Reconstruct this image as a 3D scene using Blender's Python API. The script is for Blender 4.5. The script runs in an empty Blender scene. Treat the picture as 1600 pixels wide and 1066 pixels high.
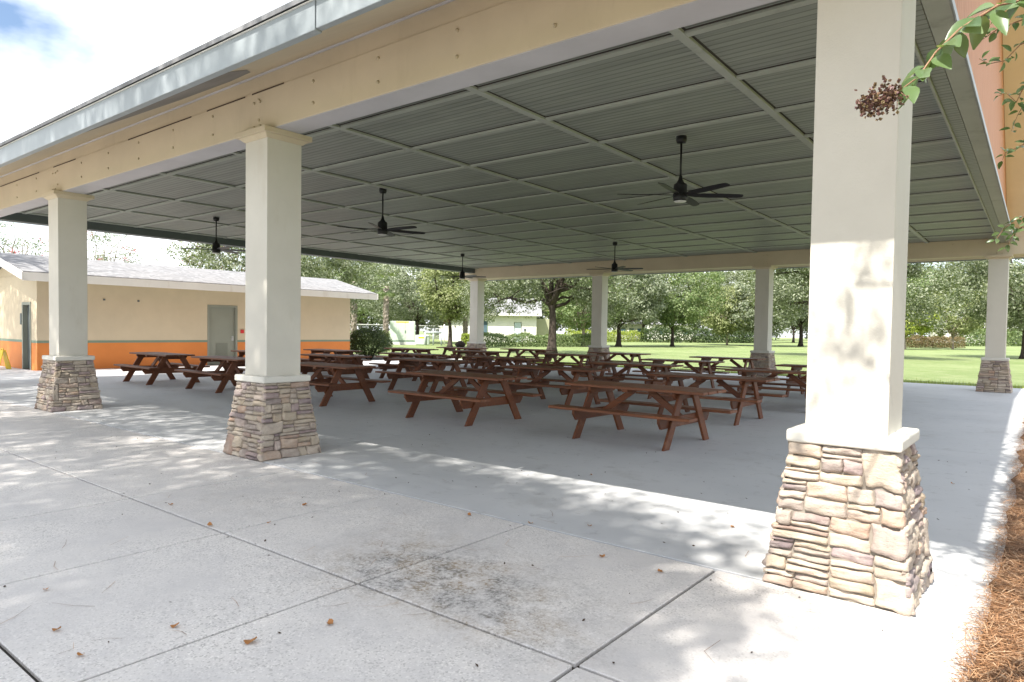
import bpy, bmesh, math, random
import numpy as np
from mathutils import Vector, Matrix

sc = bpy.context.scene
col = sc.collection
R = math.radians

# ------------------------------------------------------------------ camera, sky, sun
YAW, PITCH, ROLL, FPX, SHY = 0.6697, -0.0329, 0.0153, 1071.727, 17.157
CAM = Vector((0.9695, -4.6734, 1.536))


def cam_axes():
    c, s = math.cos(YAW), math.sin(YAW)
    cp, sp = math.cos(PITCH), math.sin(PITCH)
    cr, sr = math.cos(ROLL), math.sin(ROLL)
    A = Matrix(((c, s, 0), (-s, c, 0), (0, 0, 1)))
    B = Matrix(((1, 0, 0), (0, cp, sp), (0, -sp, cp)))
    C_ = Matrix(((cr, 0, sr), (0, 1, 0), (-sr, 0, cr)))
    return C_ @ B @ A


AX = cam_axes()
cd = bpy.data.cameras.new('camera')
cam = bpy.data.objects.new('camera', cd)
col.objects.link(cam)
r_, f_, u_ = AX[0], AX[1], AX[2]
cam.matrix_world = Matrix(((r_[0], u_[0], -f_[0], CAM.x), (r_[1], u_[1], -f_[1], CAM.y),
                           (r_[2], u_[2], -f_[2], CAM.z), (0, 0, 0, 1)))
cd.sensor_width = 36.0
cd.lens = FPX / 1600 * 36.0
cd.shift_y = SHY / 1600
cd.clip_start = 0.05
cd.clip_end = 2000
sc.camera = cam

SUN_TRAVEL = Vector((-0.03, 0.72, -1.0)).normalized()
sd = bpy.data.lights.new('sun', 'SUN')
sd.energy = 4.6
sd.angle = R(0.53)
sd.color = (1.0, 0.95, 0.87)
sun = bpy.data.objects.new('sun', sd)
sun.rotation_mode = 'QUATERNION'
sun.rotation_quaternion = SUN_TRAVEL.to_track_quat('-Z', 'Y')
col.objects.link(sun)

w = bpy.data.worlds.new('World')
sc.world = w
w.use_nodes = True
nt = w.node_tree
bg = nt.nodes['Background']
sky = nt.nodes.new('ShaderNodeTexSky')
sky.sky_type = 'NISHITA'
sky.sun_disc = False
sky.sun_elevation = math.asin(-SUN_TRAVEL.z)
sky.sun_rotation = math.pi
sky.air_density = 1.0
sky.dust_density = 1.2
tc = nt.nodes.new('ShaderNodeTexCoord')
mp = nt.nodes.new('ShaderNodeMapping')
mp.inputs['Scale'].default_value = (1.0, 1.0, 2.2)
mp.inputs['Location'].default_value = (0.85, 0.6, 0.4)
cl = nt.nodes.new('ShaderNodeTexNoise')
cl.inputs['Scale'].default_value = 3.2
cl.inputs['Detail'].default_value = 6
cl.inputs['Roughness'].default_value = 0.55
cr_ = nt.nodes.new('ShaderNodeValToRGB')
cr_.color_ramp.elements[0].position = 0.33
cr_.color_ramp.elements[1].position = 0.60
mx = nt.nodes.new('ShaderNodeMix')
mx.data_type = 'RGBA'
mx.inputs['B'].default_value = (9.5, 9.8, 10.2, 1)
nt.links.new(tc.outputs['Generated'], mp.inputs['Vector'])
nt.links.new(mp.outputs['Vector'], cl.inputs['Vector'])
nt.links.new(cl.outputs['Fac'], cr_.inputs['Fac'])
nt.links.new(cr_.outputs['Color'], mx.inputs['Factor'])
nt.links.new(sky.outputs['Color'], mx.inputs['A'])
nt.links.new(mx.outputs['Result'], bg.inputs['Color'])
bg.inputs['Strength'].default_value = 0.10

sc.view_settings.view_transform = 'Standard'
sc.view_settings.look = 'None'
sc.view_settings.gamma = 1.0
sc.view_settings.exposure = 1.15
sc.cycles.max_bounces = 8
sc.cycles.diffuse_bounces = 5
sc.cycles.use_denoising = True


# ------------------------------------------------------------------ helpers
def proj_ray(u, v):
    d = Vector(((u - 800) / FPX, 1.0, -(v - 533 - SHY) / FPX))
    return AX.transposed() @ d


def at_depth(u, v, d):
    return CAM + proj_ray(u, v) * d


def on_z(u, v, z=0.0):
    r = proj_ray(u, v)
    return CAM + r * ((z - CAM.z) / r.z)


class MB:
    def __init__(self, skew=False):
        self.v, self.f, self.sm = [], [], []
        self.skew = skew

    def add(self, vs, fs, smooth=False):
        n = len(self.v)
        self.v += [tuple(p) for p in vs]
        self.f += [tuple(i + n for i in f) for f in fs]
        self.sm += [smooth] * len(fs)
        return self

    def box(self, x0, y0, z0, x1, y1, z1):
        return self.add([(x0, y0, z0), (x1, y0, z0), (x1, y1, z0), (x0, y1, z0), (x0, y0, z1), (x1, y0, z1), (x1, y1, z1), (x0, y1, z1)],
                        [(0, 3, 2, 1), (4, 5, 6, 7), (0, 1, 5, 4), (1, 2, 6, 5), (2, 3, 7, 6), (3, 0, 4, 7)])

    def frustum(self, cx, cy, z0, h0, z1, h1):
        vs = []
        for z, h in ((z0, h0), (z1, h1)):
            vs += [(cx - h, cy - h, z), (cx + h, cy - h, z), (cx + h, cy + h, z), (cx - h, cy + h, z)]
        return self.add(vs, [(0, 3, 2, 1), (4, 5, 6, 7), (0, 1, 5, 4), (1, 2, 6, 5), (2, 3, 7, 6), (3, 0, 4, 7)])

    def prism(self, poly, d0, d1, axis='y'):
        n = len(poly)
        mk = {'y': lambda a, b, d: (a, d, b), 'x': lambda a, b, d: (d, a, b), 'z': lambda a, b, d: (a, b, d)}[axis]
        vs = [mk(a, b, d0) for a, b in poly] + [mk(a, b, d1) for a, b in poly]
        fs = [tuple(range(n)), tuple(range(2 * n - 1, n - 1, -1))]
        fs += [(i, i + n, (i + 1) % n + n, (i + 1) % n) for i in range(n)]
        return self.add(vs, fs)

    def bar(self, a, b, wd, th, up=(0, 0, 1)):
        a, b = Vector(a), Vector(b)
        d = (b - a).normalized()
        s = d.cross(Vector(up)).normalized()
        t = s.cross(d).normalized()
        vs = []
        for p in (a, b):
            for i, j in ((-1, -1), (1, -1), (1, 1), (-1, 1)):
                vs.append(p + s * (wd / 2 * i) + t * (th / 2 * j))
        return self.add(vs, [(0, 3, 2, 1), (4, 5, 6, 7), (0, 1, 5, 4), (1, 2, 6, 5), (2, 3, 7, 6), (3, 0, 4, 7)])

    def tube(self, pts, rad, n=8, smooth=True, cap=True):
        pts = [Vector(p) for p in pts]
        if not hasattr(rad, '__len__'):
            rad = [rad] * len(pts)
        vs, fs = [], []
        ref = Vector((0.31, 0.77, 0.55))
        for i, p in enumerate(pts):
            d = (pts[min(i + 1, len(pts) - 1)] - pts[max(i - 1, 0)]).normalized()
            s = d.cross(ref)
            if s.length < 0.05:
                s = d.cross(Vector((1, 0, 0)))
            s.normalize()
            t = d.cross(s)
            for k in range(n):
                a = 2 * math.pi * k / n
                vs.append(p + (s * math.cos(a) + t * math.sin(a)) * rad[i])
        for i in range(len(pts) - 1):
            for k in range(n):
                fs.append((i * n + k, i * n + (k + 1) % n, (i + 1) * n + (k + 1) % n, (i + 1) * n + k))
        if cap:
            fs.append(tuple(range(n - 1, -1, -1)))
            fs.append(tuple((len(pts) - 1) * n + k for k in range(n)))
        return self.add(vs, fs, smooth)

    def lathe(self, prof, c=(0, 0, 0), n=24, smooth=True):
        vs, fs = [], []
        for r, z in prof:
            for k in range(n):
                a = 2 * math.pi * k / n
                vs.append((c[0] + r * math.cos(a), c[1] + r * math.sin(a), c[2] + z))
        for i in range(len(prof) - 1):
            for k in range(n):
                fs.append((i * n + k, i * n + (k + 1) % n, (i + 1) * n + (k + 1) % n, (i + 1) * n + k))
        fs.append(tuple(range(n - 1, -1, -1)))
        fs.append(tuple((len(prof) - 1) * n + k for k in range(n)))
        return self.add(vs, fs, smooth)

    def build(self, name, mat, parent=None, bevel=0, seg=2, local=None):
        me = bpy.data.meshes.new(name)
        vs = self.v
        if self.skew:
            vs = [(x - 0.0148 * y, y, z) for x, y, z in vs]
        if local is not None:
            vs = [(x - local[0], y - local[1], z - local[2]) for x, y, z in vs]
        me.from_pydata(vs, [], self.f)
        me.polygons.foreach_set('use_smooth', self.sm)
        if bevel:
            bm = bmesh.new()
            bm.from_mesh(me)
            bmesh.ops.recalc_face_normals(bm, faces=bm.faces)
            bmesh.ops.bevel(bm, geom=[e for e in bm.edges if e.calc_face_angle(0) > 0.3], offset=bevel, segments=seg, affect='EDGES', clamp_overlap=True, profile=0.5)
            bm.to_mesh(me)
            bm.free()
        else:
            bm = bmesh.new()
            bm.from_mesh(me)
            bmesh.ops.recalc_face_normals(bm, faces=bm.faces)
            bm.to_mesh(me)
            bm.free()
        me.materials.append(mat)
        o = bpy.data.objects.new(name, me)
        if local is not None:
            o.location = local
        col.objects.link(o)
        if parent:
            o.parent = parent
        return o


def empty(name, loc=(0, 0, 0), rz=0.0, parent=None):
    o = bpy.data.objects.new(name, None)
    o.location = loc
    o.rotation_euler = (0, 0, rz)
    o.empty_display_size = 0.2
    col.objects.link(o)
    if parent:
        o.parent = parent
    return o


def tag(o, label=None, cat=None, group=None, kind=None):
    if label:
        o['label'] = label
    if cat:
        o['category'] = cat
    if group:
        o['group'] = group
    if kind:
        o['kind'] = kind
    return o


def copy_tree(o, parent=None):
    c = o.copy()
    col.objects.link(c)
    if parent:
        c.parent = parent
    for ch in list(o.children):
        copy_tree(ch, c)
    return c


def raw_mesh(name, verts, faces_n, k, mat, parent=None, smooth=False, local=None):
    """verts (N,3) numpy, faces consecutive k-gons."""
    me = bpy.data.meshes.new(name)
    nv = len(verts)
    nf = nv // k
    if local is not None:
        verts = verts - np.array(local)
    me.vertices.add(nv)
    me.vertices.foreach_set('co', np.ascontiguousarray(verts, dtype=np.float32).ravel())
    me.loops.add(nv)
    me.loops.foreach_set('vertex_index', np.arange(nv, dtype=np.int32))
    me.polygons.add(nf)
    me.polygons.foreach_set('loop_start', np.arange(0, nv, k, dtype=np.int32))
    me.polygons.foreach_set('loop_total', np.full(nf, k, dtype=np.int32))
    me.update(calc_edges=True)
    me.materials.append(mat)
    o = bpy.data.objects.new(name, me)
    if local is not None:
        o.location = local
    col.objects.link(o)
    if parent:
        o.parent = parent
    return o


# ------------------------------------------------------------------ materials
class NT:
    def __init__(self, name):
        self.m = bpy.data.materials.new(name)
        self.m.use_nodes = True
        self.t = self.m.node_tree
        self.b = self.t.nodes['Principled BSDF']
        self.geo = None

    def n(self, typ, **kw):
        nd = self.t.nodes.new(typ)
        for k, v in kw.items():
            setattr(nd, k, v)
        return nd

    def l(self, a, b):
        self.t.links.new(a, b)

    def val(self, x, sock):
        if hasattr(x, 'links'):
            self.l(x, sock)
        else:
            sock.default_value = x

    def pos(self, obj=False):
        if obj:
            return self.n('ShaderNodeTexCoord').outputs['Object']
        if not self.geo:
            self.geo = self.n('ShaderNodeNewGeometry')
        return self.geo.outputs['Position']

    def island(self):
        self.pos()
        if not self.geo:
            self.geo = self.n('ShaderNodeNewGeometry')
        return self.geo.outputs['Random Per Island']

    def noise(self, scale, detail=4, rough=0.55, vec=None, stretch=None, dist=0.0):
        nd = self.n('ShaderNodeTexNoise')
        nd.inputs['Scale'].default_value = scale
        nd.inputs['Detail'].default_value = detail
        nd.inputs['Roughness'].default_value = rough
        nd.inputs['Distortion'].default_value = dist
        v = vec if vec is not None else self.pos()
        if stretch:
            mp_ = self.n('ShaderNodeMapping')
            mp_.inputs['Scale'].default_value = stretch
            self.l(v, mp_.inputs['Vector'])
            v = mp_.outputs['Vector']
        self.l(v, nd.inputs['Vector'])
        return nd.outputs['Fac']

    def voro(self, scale, feature='F1', vec=None, out='Distance'):
        nd = self.n('ShaderNodeTexVoronoi', feature=feature)
        nd.inputs['Scale'].default_value = scale
        self.l(vec if vec is not None else self.pos(), nd.inputs['Vector'])
        return nd.outputs[out]

    def ramp(self, fac, stops):
        nd = self.n('ShaderNodeValToRGB')
        el = nd.color_ramp.elements
        while len(el) < len(stops):
            el.new(0.5)
        for e, (p, c) in zip(el, stops):
            e.position = p
            e.color = (c, c, c, 1) if not hasattr(c, '__len__') else (*c, 1)
        self.l(fac, nd.inputs['Fac'])
        return nd.outputs['Color']

    def mix(self, fac, a, b, mode='MIX'):
        nd = self.n('ShaderNodeMix', data_type='RGBA', blend_type=mode)
        self.val(fac, nd.inputs['Factor'])
        for x, s in ((a, nd.inputs['A']), (b, nd.inputs['B'])):
            if hasattr(x, 'links'):
                self.l(x, s)
            else:
                s.default_value = (*x, 1) if hasattr(x, '__len__') else (x, x, x, 1)
        return nd.outputs['Result']

    def math(self, op, a, b=0.0, c=0.0):
        nd = self.n('ShaderNodeMath', operation=op)
        self.val(a, nd.inputs[0])
        self.val(b, nd.inputs[1])
        if op in ('MULTIPLY_ADD', 'COMPARE', 'SMOOTH_MIN'):
            self.val(c, nd.inputs[2])
        return nd.outputs[0]

    def xyz(self, v=None):
        nd = self.n('ShaderNodeSeparateXYZ')
        self.l(v if v is not None else self.pos(), nd.inputs[0])
        return nd.outputs

    def bump(self, h, strength=0.3, dist=0.01):
        nd = self.n('ShaderNodeBump')
        nd.inputs['Strength'].default_value = strength
        nd.inputs['Distance'].default_value = dist
        self.l(h, nd.inputs['Height'])
        self.l(nd.outputs['Normal'], self.b.inputs['Normal'])
        return nd

    def fin(self, color, rough=0.7, spec=0.35, metal=0.0):
        if hasattr(color, 'links'):
            self.l(color, self.b.inputs['Base Color'])
        else:
            self.b.inputs['Base Color'].default_value = (*color, 1)
        self.val(rough, self.b.inputs['Roughness'])
        self.b.inputs['Specular IOR Level'].default_value = spec
        self.b.inputs['Metallic'].default_value = metal
        return self.m


def painted(name, c, var=0.08, rough=0.6, bump=0.15, bscale=160, stain=None, scale=1.3):
    t = NT(name)
    n1 = t.noise(scale, 5, 0.6)
    a = tuple(x * (1 - var) for x in c)
    b = tuple(min(1, x * (1 + var)) for x in c)
    cc = t.mix(t.ramp(n1, [(0.3, 0.0), (0.7, 1.0)]), a, b)
    if stain:
        n2 = t.noise(2.2, 6, 0.7, stretch=(1.0, 1.0, 0.25))
        cc = t.mix(t.ramp(n2, [(0.56, 0.0), (0.75, stain[1])]), cc, stain[0])
    t.bump(t.noise(bscale, 3, 0.6), bump, 0.004)
    return t.fin(cc, rough)


M = {}
M['cream'] = painted('cream_paint', (0.56, 0.475, 0.345), 0.05, 0.65, 0.2, 140, ((0.42, 0.35, 0.24), 0.35))
M['rake_cream'] = painted('rake_cream', (0.82, 0.70, 0.54), 0.05, 0.65, 0.2, 140)
M['stucco'] = painted('stucco_cream', (0.60, 0.57, 0.50), 0.05, 0.75, 0.45, 90, ((0.45, 0.39, 0.29), 0.35))
M['cap'] = painted('cap_offwhite', (0.62, 0.60, 0.54), 0.04, 0.65, 0.3, 120)
M['grey_trim'] = painted('grey_trim', (0.36, 0.38, 0.335), 0.1, 0.6, 0.3, 60, ((0.15, 0.16, 0.13), 0.5))
M['dark_trim'] = painted('dark_grey_trim', (0.10, 0.115, 0.115), 0.15, 0.55, 0.3, 60)
M['fascia'] = painted('fascia_metal', (0.29, 0.32, 0.335), 0.10, 0.42, 0.1, 20, ((0.55, 0.57, 0.57), 0.6), 0.8)
M['flashing'] = painted('flashing', (0.48, 0.47, 0.49), 0.08, 0.4, 0.15, 5)
M['white_trim'] = painted('white_trim', (0.78, 0.77, 0.73), 0.04, 0.55, 0.1, 60, ((0.5, 0.42, 0.33), 0.35))
M['orange'] = painted('orange_paint', (0.64, 0.215, 0.052), 0.06, 0.65, 0.3, 90)
M['block'] = painted('block_cream', (0.56, 0.47, 0.335), 0.05, 0.75, 0.35, 90, ((0.5, 0.4, 0.27), 0.25))
M['stripe'] = painted('stripe_sage', (0.19, 0.25, 0.185), 0.06, 0.6)
M['door'] = painted('door_sage', (0.25, 0.26, 0.215), 0.05, 0.5)
M['black'] = painted('fan_black', (0.012, 0.012, 0.013), 0.2, 0.42, 0.05)
M['lens'] = painted('fan_lens', (0.6, 0.6, 0.58), 0.02, 0.3, 0.0)
M['steel'] = painted('steel', (0.45, 0.45, 0.45), 0.1, 0.35, 0.05)
M['red'] = painted('red_paint', (0.55, 0.03, 0.035), 0.1, 0.45)
M['yellow'] = painted('yellow_plastic', (0.75, 0.55, 0.02), 0.05, 0.4, 0.05)
M['yellow_label'] = painted('yellow_label', (0.8, 0.5, 0.03), 0.05, 0.5, 0.02)
M['box_green'] = painted('cabinet_green', (0.52, 0.60, 0.50), 0.05, 0.5, 0.05)
M['box_dark'] = painted('cabinet_seam', (0.16, 0.22, 0.17), 0.05, 0.5, 0.05)
M['plaster'] = painted('house_plaster', (0.78, 0.76, 0.70), 0.05, 0.75)
M['shaded_wall'] = painted('shaded_olive_wall', (0.36, 0.36, 0.24), 0.08, 0.75)  # shade on the house's side section, put into the wall colour
M['glass'] = painted('dark_glass', (0.08, 0.13, 0.16), 0.2, 0.1, 0.0)
M['blue_door'] = painted('pale_blue_door', (0.50, 0.58, 0.62), 0.05, 0.5)
M['crack'] = painted('crack_dark', (0.07, 0.045, 0.03), 0.3, 0.9)
M['peel'] = painted('bare_patch', (0.24, 0.22, 0.20), 0.2, 0.9, 0.3, 40)
M['bolt'] = painted('bolt_cream', (0.50, 0.42, 0.29), 0.1, 0.6)
M['pipe'] = painted('pipe_grey', (0.40, 0.43, 0.46), 0.1, 0.45)
M['dirt'] = painted('brown_fabric', (0.04, 0.027, 0.023), 0.2, 0.9)


def m_patio():
    t = NT('patio_concrete')
    big = t.noise(0.55, 5, 0.6)
    c = t.mix(t.ramp(big, [(0.3, 0.0), (0.7, 1.0)]), (0.575, 0.552, 0.535), (0.70, 0.665, 0.625))
    mid = t.noise(3.5, 6, 0.7)
    c = t.mix(t.ramp(mid, [(0.45, 0.0), (0.75, 0.5)]), c, (0.46, 0.445, 0.445))
    # exposed shell aggregate
    vc = t.voro(110, out='Color')
    vx = t.xyz(vc)[0]
    zone = t.ramp(t.noise(1.1, 4, 0.6), [(0.36, 0.15), (0.62, 1.0)])
    lite = t.ramp(vx, [(0.80, 0.0), (0.9, 1.0)])
    dk = t.ramp(t.xyz(vc)[1], [(0.82, 0.0), (0.9, 1.0)])
    c = t.mix(t.math('MULTIPLY', t.math('MULTIPLY', lite, zone), 0.55), c, (0.86, 0.83, 0.79))
    c = t.mix(t.math('MULTIPLY', t.math('MULTIPLY', dk, zone), 0.5), c, (0.24, 0.225, 0.21))
    # mildew stains around one slab corner (its own place on the slab)
    x, y, z = t.xyz()
    st = None
    for cx, cy, sx, sy, k in ((-1.72, -1.55, 0.66, 0.36, 1.25), (-2.25, -1.75, 0.55, 0.4, 1.2), (-1.2, -1.95, 0.5, 0.22, 0.9), (-2.6, -1.2, 0.5, 0.35, 0.45), (-4.6, -1.5, 0.9, 0.5, 0.3)):
        dx = t.math('DIVIDE', t.math('SUBTRACT', x, cx), sx)
        dy = t.math('DIVIDE', t.math('SUBTRACT', y, cy), sy)
        d2 = t.math('ADD', t.math('MULTIPLY', dx, dx), t.math('MULTIPLY', dy, dy))
        g = t.math('MULTIPLY', t.math('EXPONENT', t.math('MULTIPLY', d2, -0.9)), k)
        st = g if st is None else t.math('ADD', st, g)
    blot = t.ramp(t.noise(6.5, 7, 0.72), [(0.36, 0.0), (0.66, 1.0)])
    speck = t.ramp(t.noise(38, 5, 0.75), [(0.40, 0.15), (0.62, 1.0)])
    sm = t.math('MINIMUM', t.math('MULTIPLY', t.math('MULTIPLY', st, blot), speck), 0.85)
    stc = t.mix(t.ramp(t.noise(3.0, 3), [(0.42, 0.0), (0.58, 1.0)]), (0.10, 0.095, 0.085), (0.25, 0.185, 0.11))
    c = t.mix(sm, c, stc)
    h = t.math('ADD', t.noise(90, 4, 0.7), t.math('MULTIPLY', vx, 0.5))
    t.bump(h, 0.35, 0.004)
    return t.fin(c, 0.78, 0.3)


def m_floor():
    t = NT('pavilion_concrete')
    big = t.noise(0.4, 5, 0.6)
    c = t.mix(t.ramp(big, [(0.3, 0.0), (0.7, 1.0)]), (0.48, 0.49, 0.50), (0.585, 0.588, 0.59))
    sw = t.noise(1.6, 6, 0.65, stretch=(0.6, 2.2, 1), dist=0.6)
    c = t.mix(t.ramp(sw, [(0.42, 0.0), (0.72, 0.45)]), c, (0.62, 0.62, 0.615))
    sp = t.noise(5.0, 6, 0.75)
    c = t.mix(t.ramp(sp, [(0.56, 0.0), (0.78, 0.75)]), c, (0.27, 0.265, 0.26))
    st = t.noise(0.9, 6, 0.7, dist=0.4)
    c = t.mix(t.ramp(st, [(0.56, 0.0), (0.70, 0.35)]), c, (0.36, 0.345, 0.325))
    t.bump(t.noise(120, 4, 0.7), 0.12, 0.003)
    return t.fin(c, t.ramp(sw, [(0.3, 0.5), (0.7, 0.7)]), 0.4)


def m_ceiling():
    t = NT('beadboard_ceiling')
    x, y, z = t.xyz()
    fr = t.math('FRACT', t.math('MULTIPLY', y, 9.84))
    gr = t.math('SUBTRACT', 1.0, t.math('MINIMUM', t.math('MULTIPLY', t.math('ABSOLUTE', t.math('SUBTRACT', fr, 0.5)), 7.0), 1.0))
    pb = t.noise(1.0, 4, 0.6, stretch=(0.6, 9.84, 1))
    c = t.mix(t.ramp(pb, [(0.3, 0.0), (0.7, 1.0)]), (0.20, 0.217, 0.192), (0.29, 0.31, 0.272))
    c = t.mix(t.math('MULTIPLY', gr, 0.75), c, (0.05, 0.05, 0.045))
    n = t.noise(2.5, 6, 0.7)
    c = t.mix(t.ramp(n, [(0.55, 0.0), (0.8, 0.3)]), c, (0.34, 0.335, 0.30))
    h = t.math('SUBTRACT', t.math('MULTIPLY', t.noise(40, 3), 0.15), gr)
    t.bump(h, 0.5, 0.006)
    return t.fin(c, 0.5, 0.4)


def m_wood(name='redwood_stain', k=(1.0, 1.0, 1.0)):
    t = NT(name)
    kk = lambda c: tuple(a * b for a, b in zip(c, k))
    ob = t.n('ShaderNodeTexCoord').outputs['Object']
    rnd = t.island()
    oi = t.n('ShaderNodeObjectInfo').outputs['Random']
    v = t.n('ShaderNodeVectorMath', operation='ADD')
    t.l(ob, v.inputs[0])
    cx = t.n('ShaderNodeCombineXYZ')
    t.l(t.math('MULTIPLY', rnd, 37.0), cx.inputs[0])
    t.l(t.math('MULTIPLY', rnd, 11.0), cx.inputs[1])
    t.l(t.math('MULTIPLY', oi, 23.0), cx.inputs[2])
    t.l(cx.outputs[0], v.inputs[1])
    g = t.noise(6, 6, 0.65, vec=v.outputs[0], stretch=(0.35, 6, 6), dist=0.5)
    g2 = t.noise(1.3, 3, 0.5, vec=v.outputs[0])
    c = t.mix(t.ramp(g, [(0.3, 0.0), (0.72, 1.0)]), kk((0.058, 0.018, 0.008)), kk((0.235, 0.072, 0.024)))
    c = t.mix(t.ramp(g2, [(0.35, 0.0), (0.75, 0.6)]), c, (0.11, 0.042, 0.022))
    c = t.mix(t.math('MULTIPLY', rnd, 0.35), c, (0.20, 0.075, 0.036))
    c = t.mix(t.math('MULTIPLY', oi, 0.55), c, t.mix(1.0, c, (0.55, 0.5, 0.48), 'MULTIPLY'))
    wn = t.noise(2.6, 5, 0.7, vec=v.outputs[0], stretch=(0.6, 2, 2))
    c = t.mix(t.ramp(wn, [(0.56, 0.0), (0.74, 0.55)]), c, kk((0.24, 0.125, 0.075)))
    t.bump(g, 0.4, 0.003)
    return t.fin(c, t.ramp(g, [(0.3, 0.42), (0.7, 0.62)]), 0.35)


def m_stone():
    t = NT('ledgestone')
    r = t.island()
    c = t.ramp(r, [(0.0, (0.36, 0.285, 0.20)), (0.14, (0.46, 0.385, 0.295)), (0.28, (0.31, 0.255, 0.215)), (0.42, (0.52, 0.445, 0.355)), (0.55, (0.42, 0.285, 0.205)),
                   (0.66, (0.215, 0.17, 0.17)), (0.78, (0.50, 0.42, 0.33)), (0.88, (0.30, 0.22, 0.225)), (0.95, (0.24, 0.19, 0.20)), (1.0, (0.43, 0.34, 0.255))])
    n = t.noise(7, 6, 0.7)
    c = t.mix(t.ramp(n, [(0.38, 0.0), (0.75, 0.65)]), c, (0.56, 0.495, 0.42))
    n2 = t.noise(11, 5, 0.7, stretch=(1, 1, 2.5))
    c = t.mix(t.ramp(n2, [(0.52, 0.0), (0.72, 0.6)]), c, (0.27, 0.215, 0.205))
    n3 = t.noise(30, 5, 0.75)
    t.bump(t.math('ADD', n3, t.math('MULTIPLY', t.noise(16, 5, 0.7, stretch=(1, 1, 2.6)), 1.2)), 0.75, 0.012)
    return t.fin(c, 0.85, 0.25)


def m_grass():
    t = NT('lawn_grass')
    n = t.noise(0.18, 4, 0.6)
    c = t.mix(t.ramp(n, [(0.3, 0.0), (0.7, 1.0)]), (0.185, 0.24, 0.09), (0.28, 0.325, 0.155))
    n2 = t.noise(9, 6, 0.75)
    c = t.mix(t.ramp(n2, [(0.4, 0.0), (0.7, 0.7)]), c, (0.12, 0.19, 0.05))
    n3 = t.noise(1.1, 4, 0.7)
    c = t.mix(t.ramp(n3, [(0.50, 0.0), (0.75, 0.65)]), c, (0.34, 0.345, 0.19))
    n4 = t.noise(0.45, 5, 0.7)
    c = t.mix(t.ramp(n4, [(0.52, 0.0), (0.72, 0.5)]), c, (0.13, 0.20, 0.05))
    t.bump(t.noise(60, 4, 0.8), 0.9, 0.05)
    return t.fin(c, 0.8, 0.2)


def m_leaf(name, c0, c1, c2, trans=0.35, rough=0.5):
    t = NT(name)
    r = t.island()
    c = t.ramp(r, [(0.0, c0), (0.5, c1), (1.0, c2)])
    t.fin(c, rough, 0.4)
    tr = t.n('ShaderNodeBsdfTranslucent')
    t.l(t.mix(0.5, c, (0.25, 0.32, 0.03)), tr.inputs['Color'])
    ms = t.n('ShaderNodeMixShader')
    ms.inputs[0].default_value = trans
    out = t.t.nodes['Material Output']
    t.l(t.b.outputs[0], ms.inputs[1])
    t.l(tr.outputs[0], ms.inputs[2])
    t.l(ms.outputs[0], out.inputs['Surface'])
    return t.m


def m_bark(name, a, b, sc_=9):
    t = NT(name)
    g = t.noise(sc_, 6, 0.7, stretch=(1, 1, 0.25), dist=0.8)
    c = t.mix(t.ramp(g, [(0.3, 0.0), (0.7, 1.0)]), a, b)
    t.bump(g, 0.8, 0.03)
    return t.fin(c, 0.9, 0.2)


def m_shingle():
    t = NT('roof_shingles')
    v = t.voro(7.5, out='Color')
    c = t.mix(t.xyz(v)[0], (0.18, 0.182, 0.19), (0.29, 0.292, 0.30))
    n = t.noise(1.2, 5, 0.7)
    c = t.mix(t.ramp(n, [(0.4, 0.0), (0.75, 0.6)]), c, (0.24, 0.235, 0.235))
    t.bump(t.xyz(v)[1], 0.5, 0.02)
    return t.fin(c, 0.9, 0.2)


def m_boards():
    """orange vertical boards of the gable end"""
    t = NT('orange_boards')
    x, y, z = t.xyz()
    fr = t.math('FRACT', t.math('MULTIPLY', y, 4.9))
    gr = t.math('SUBTRACT', 1.0, t.math('MINIMUM', t.math('MULTIPLY', t.math('ABSOLUTE', t.math('SUBTRACT', fr, 0.5)), 14.0), 1.0))
    n = t.noise(3, 5, 0.65, stretch=(1, 4, 0.3))
    c = t.mix(t.ramp(n, [(0.3, 0.0), (0.7, 1.0)]), (0.47, 0.185, 0.075), (0.56, 0.245, 0.115))
    c = t.mix(t.math('MULTIPLY', gr, 0.6), c, (0.28, 0.09, 0.03))
    t.bump(t.math('SUBTRACT', 0.0, gr), 0.5, 0.01)
    return t.fin(c, 0.6, 0.3)


def m_straw():
    t = NT('pine_straw')
    r = t.island()
    c = t.ramp(r, [(0.0, (0.085, 0.042, 0.022)), (0.4, (0.26, 0.125, 0.055)), (0.75, (0.40, 0.22, 0.11)), (1.0, (0.56, 0.40, 0.26))])
    return t.fin(c, 0.7, 0.3)


def m_mulch():
    t = NT('straw_bed')
    n = t.noise(18, 6, 0.75, dist=1.5)
    c = t.mix(t.ramp(n, [(0.35, 0.0), (0.7, 1.0)]), (0.055, 0.027, 0.014), (0.26, 0.12, 0.05))
    t.bump(n, 0.9, 0.03)
    return t.fin(c, 0.9, 0.2)


M['patio'] = m_patio()
M['floor'] = m_floor()
M['ceiling'] = m_ceiling()
M['wood'] = m_wood('redwood_stain', (1.2, 1.2, 1.05))
M['wood_top'] = m_wood('worn_redwood', (1.55, 1.85, 2.2))
M['stone'] = m_stone()
M['mortar'] = painted('mortar', (0.24, 0.21, 0.175), 0.15, 0.95, 0.4, 60)
M['grass'] = m_grass()
M['shingle'] = m_shingle()
M['boards'] = m_boards()
M['straw'] = m_straw()
M['mulch'] = m_mulch()
M['joint'] = painted('joint_dirt_and_shade', (0.045, 0.04, 0.034), 0.3, 0.95, 0.4, 50)  # dirt in the slab joints; also the painted shade strips beside ceiling battens
M['soil'] = painted('soil_brown', (0.20, 0.13, 0.08), 0.2, 0.95, 0.4, 30)
M['leaf_oak'] = m_leaf('oak_leaf', (0.060, 0.085, 0.040), (0.165, 0.195, 0.110), (0.36, 0.38, 0.28))
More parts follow.
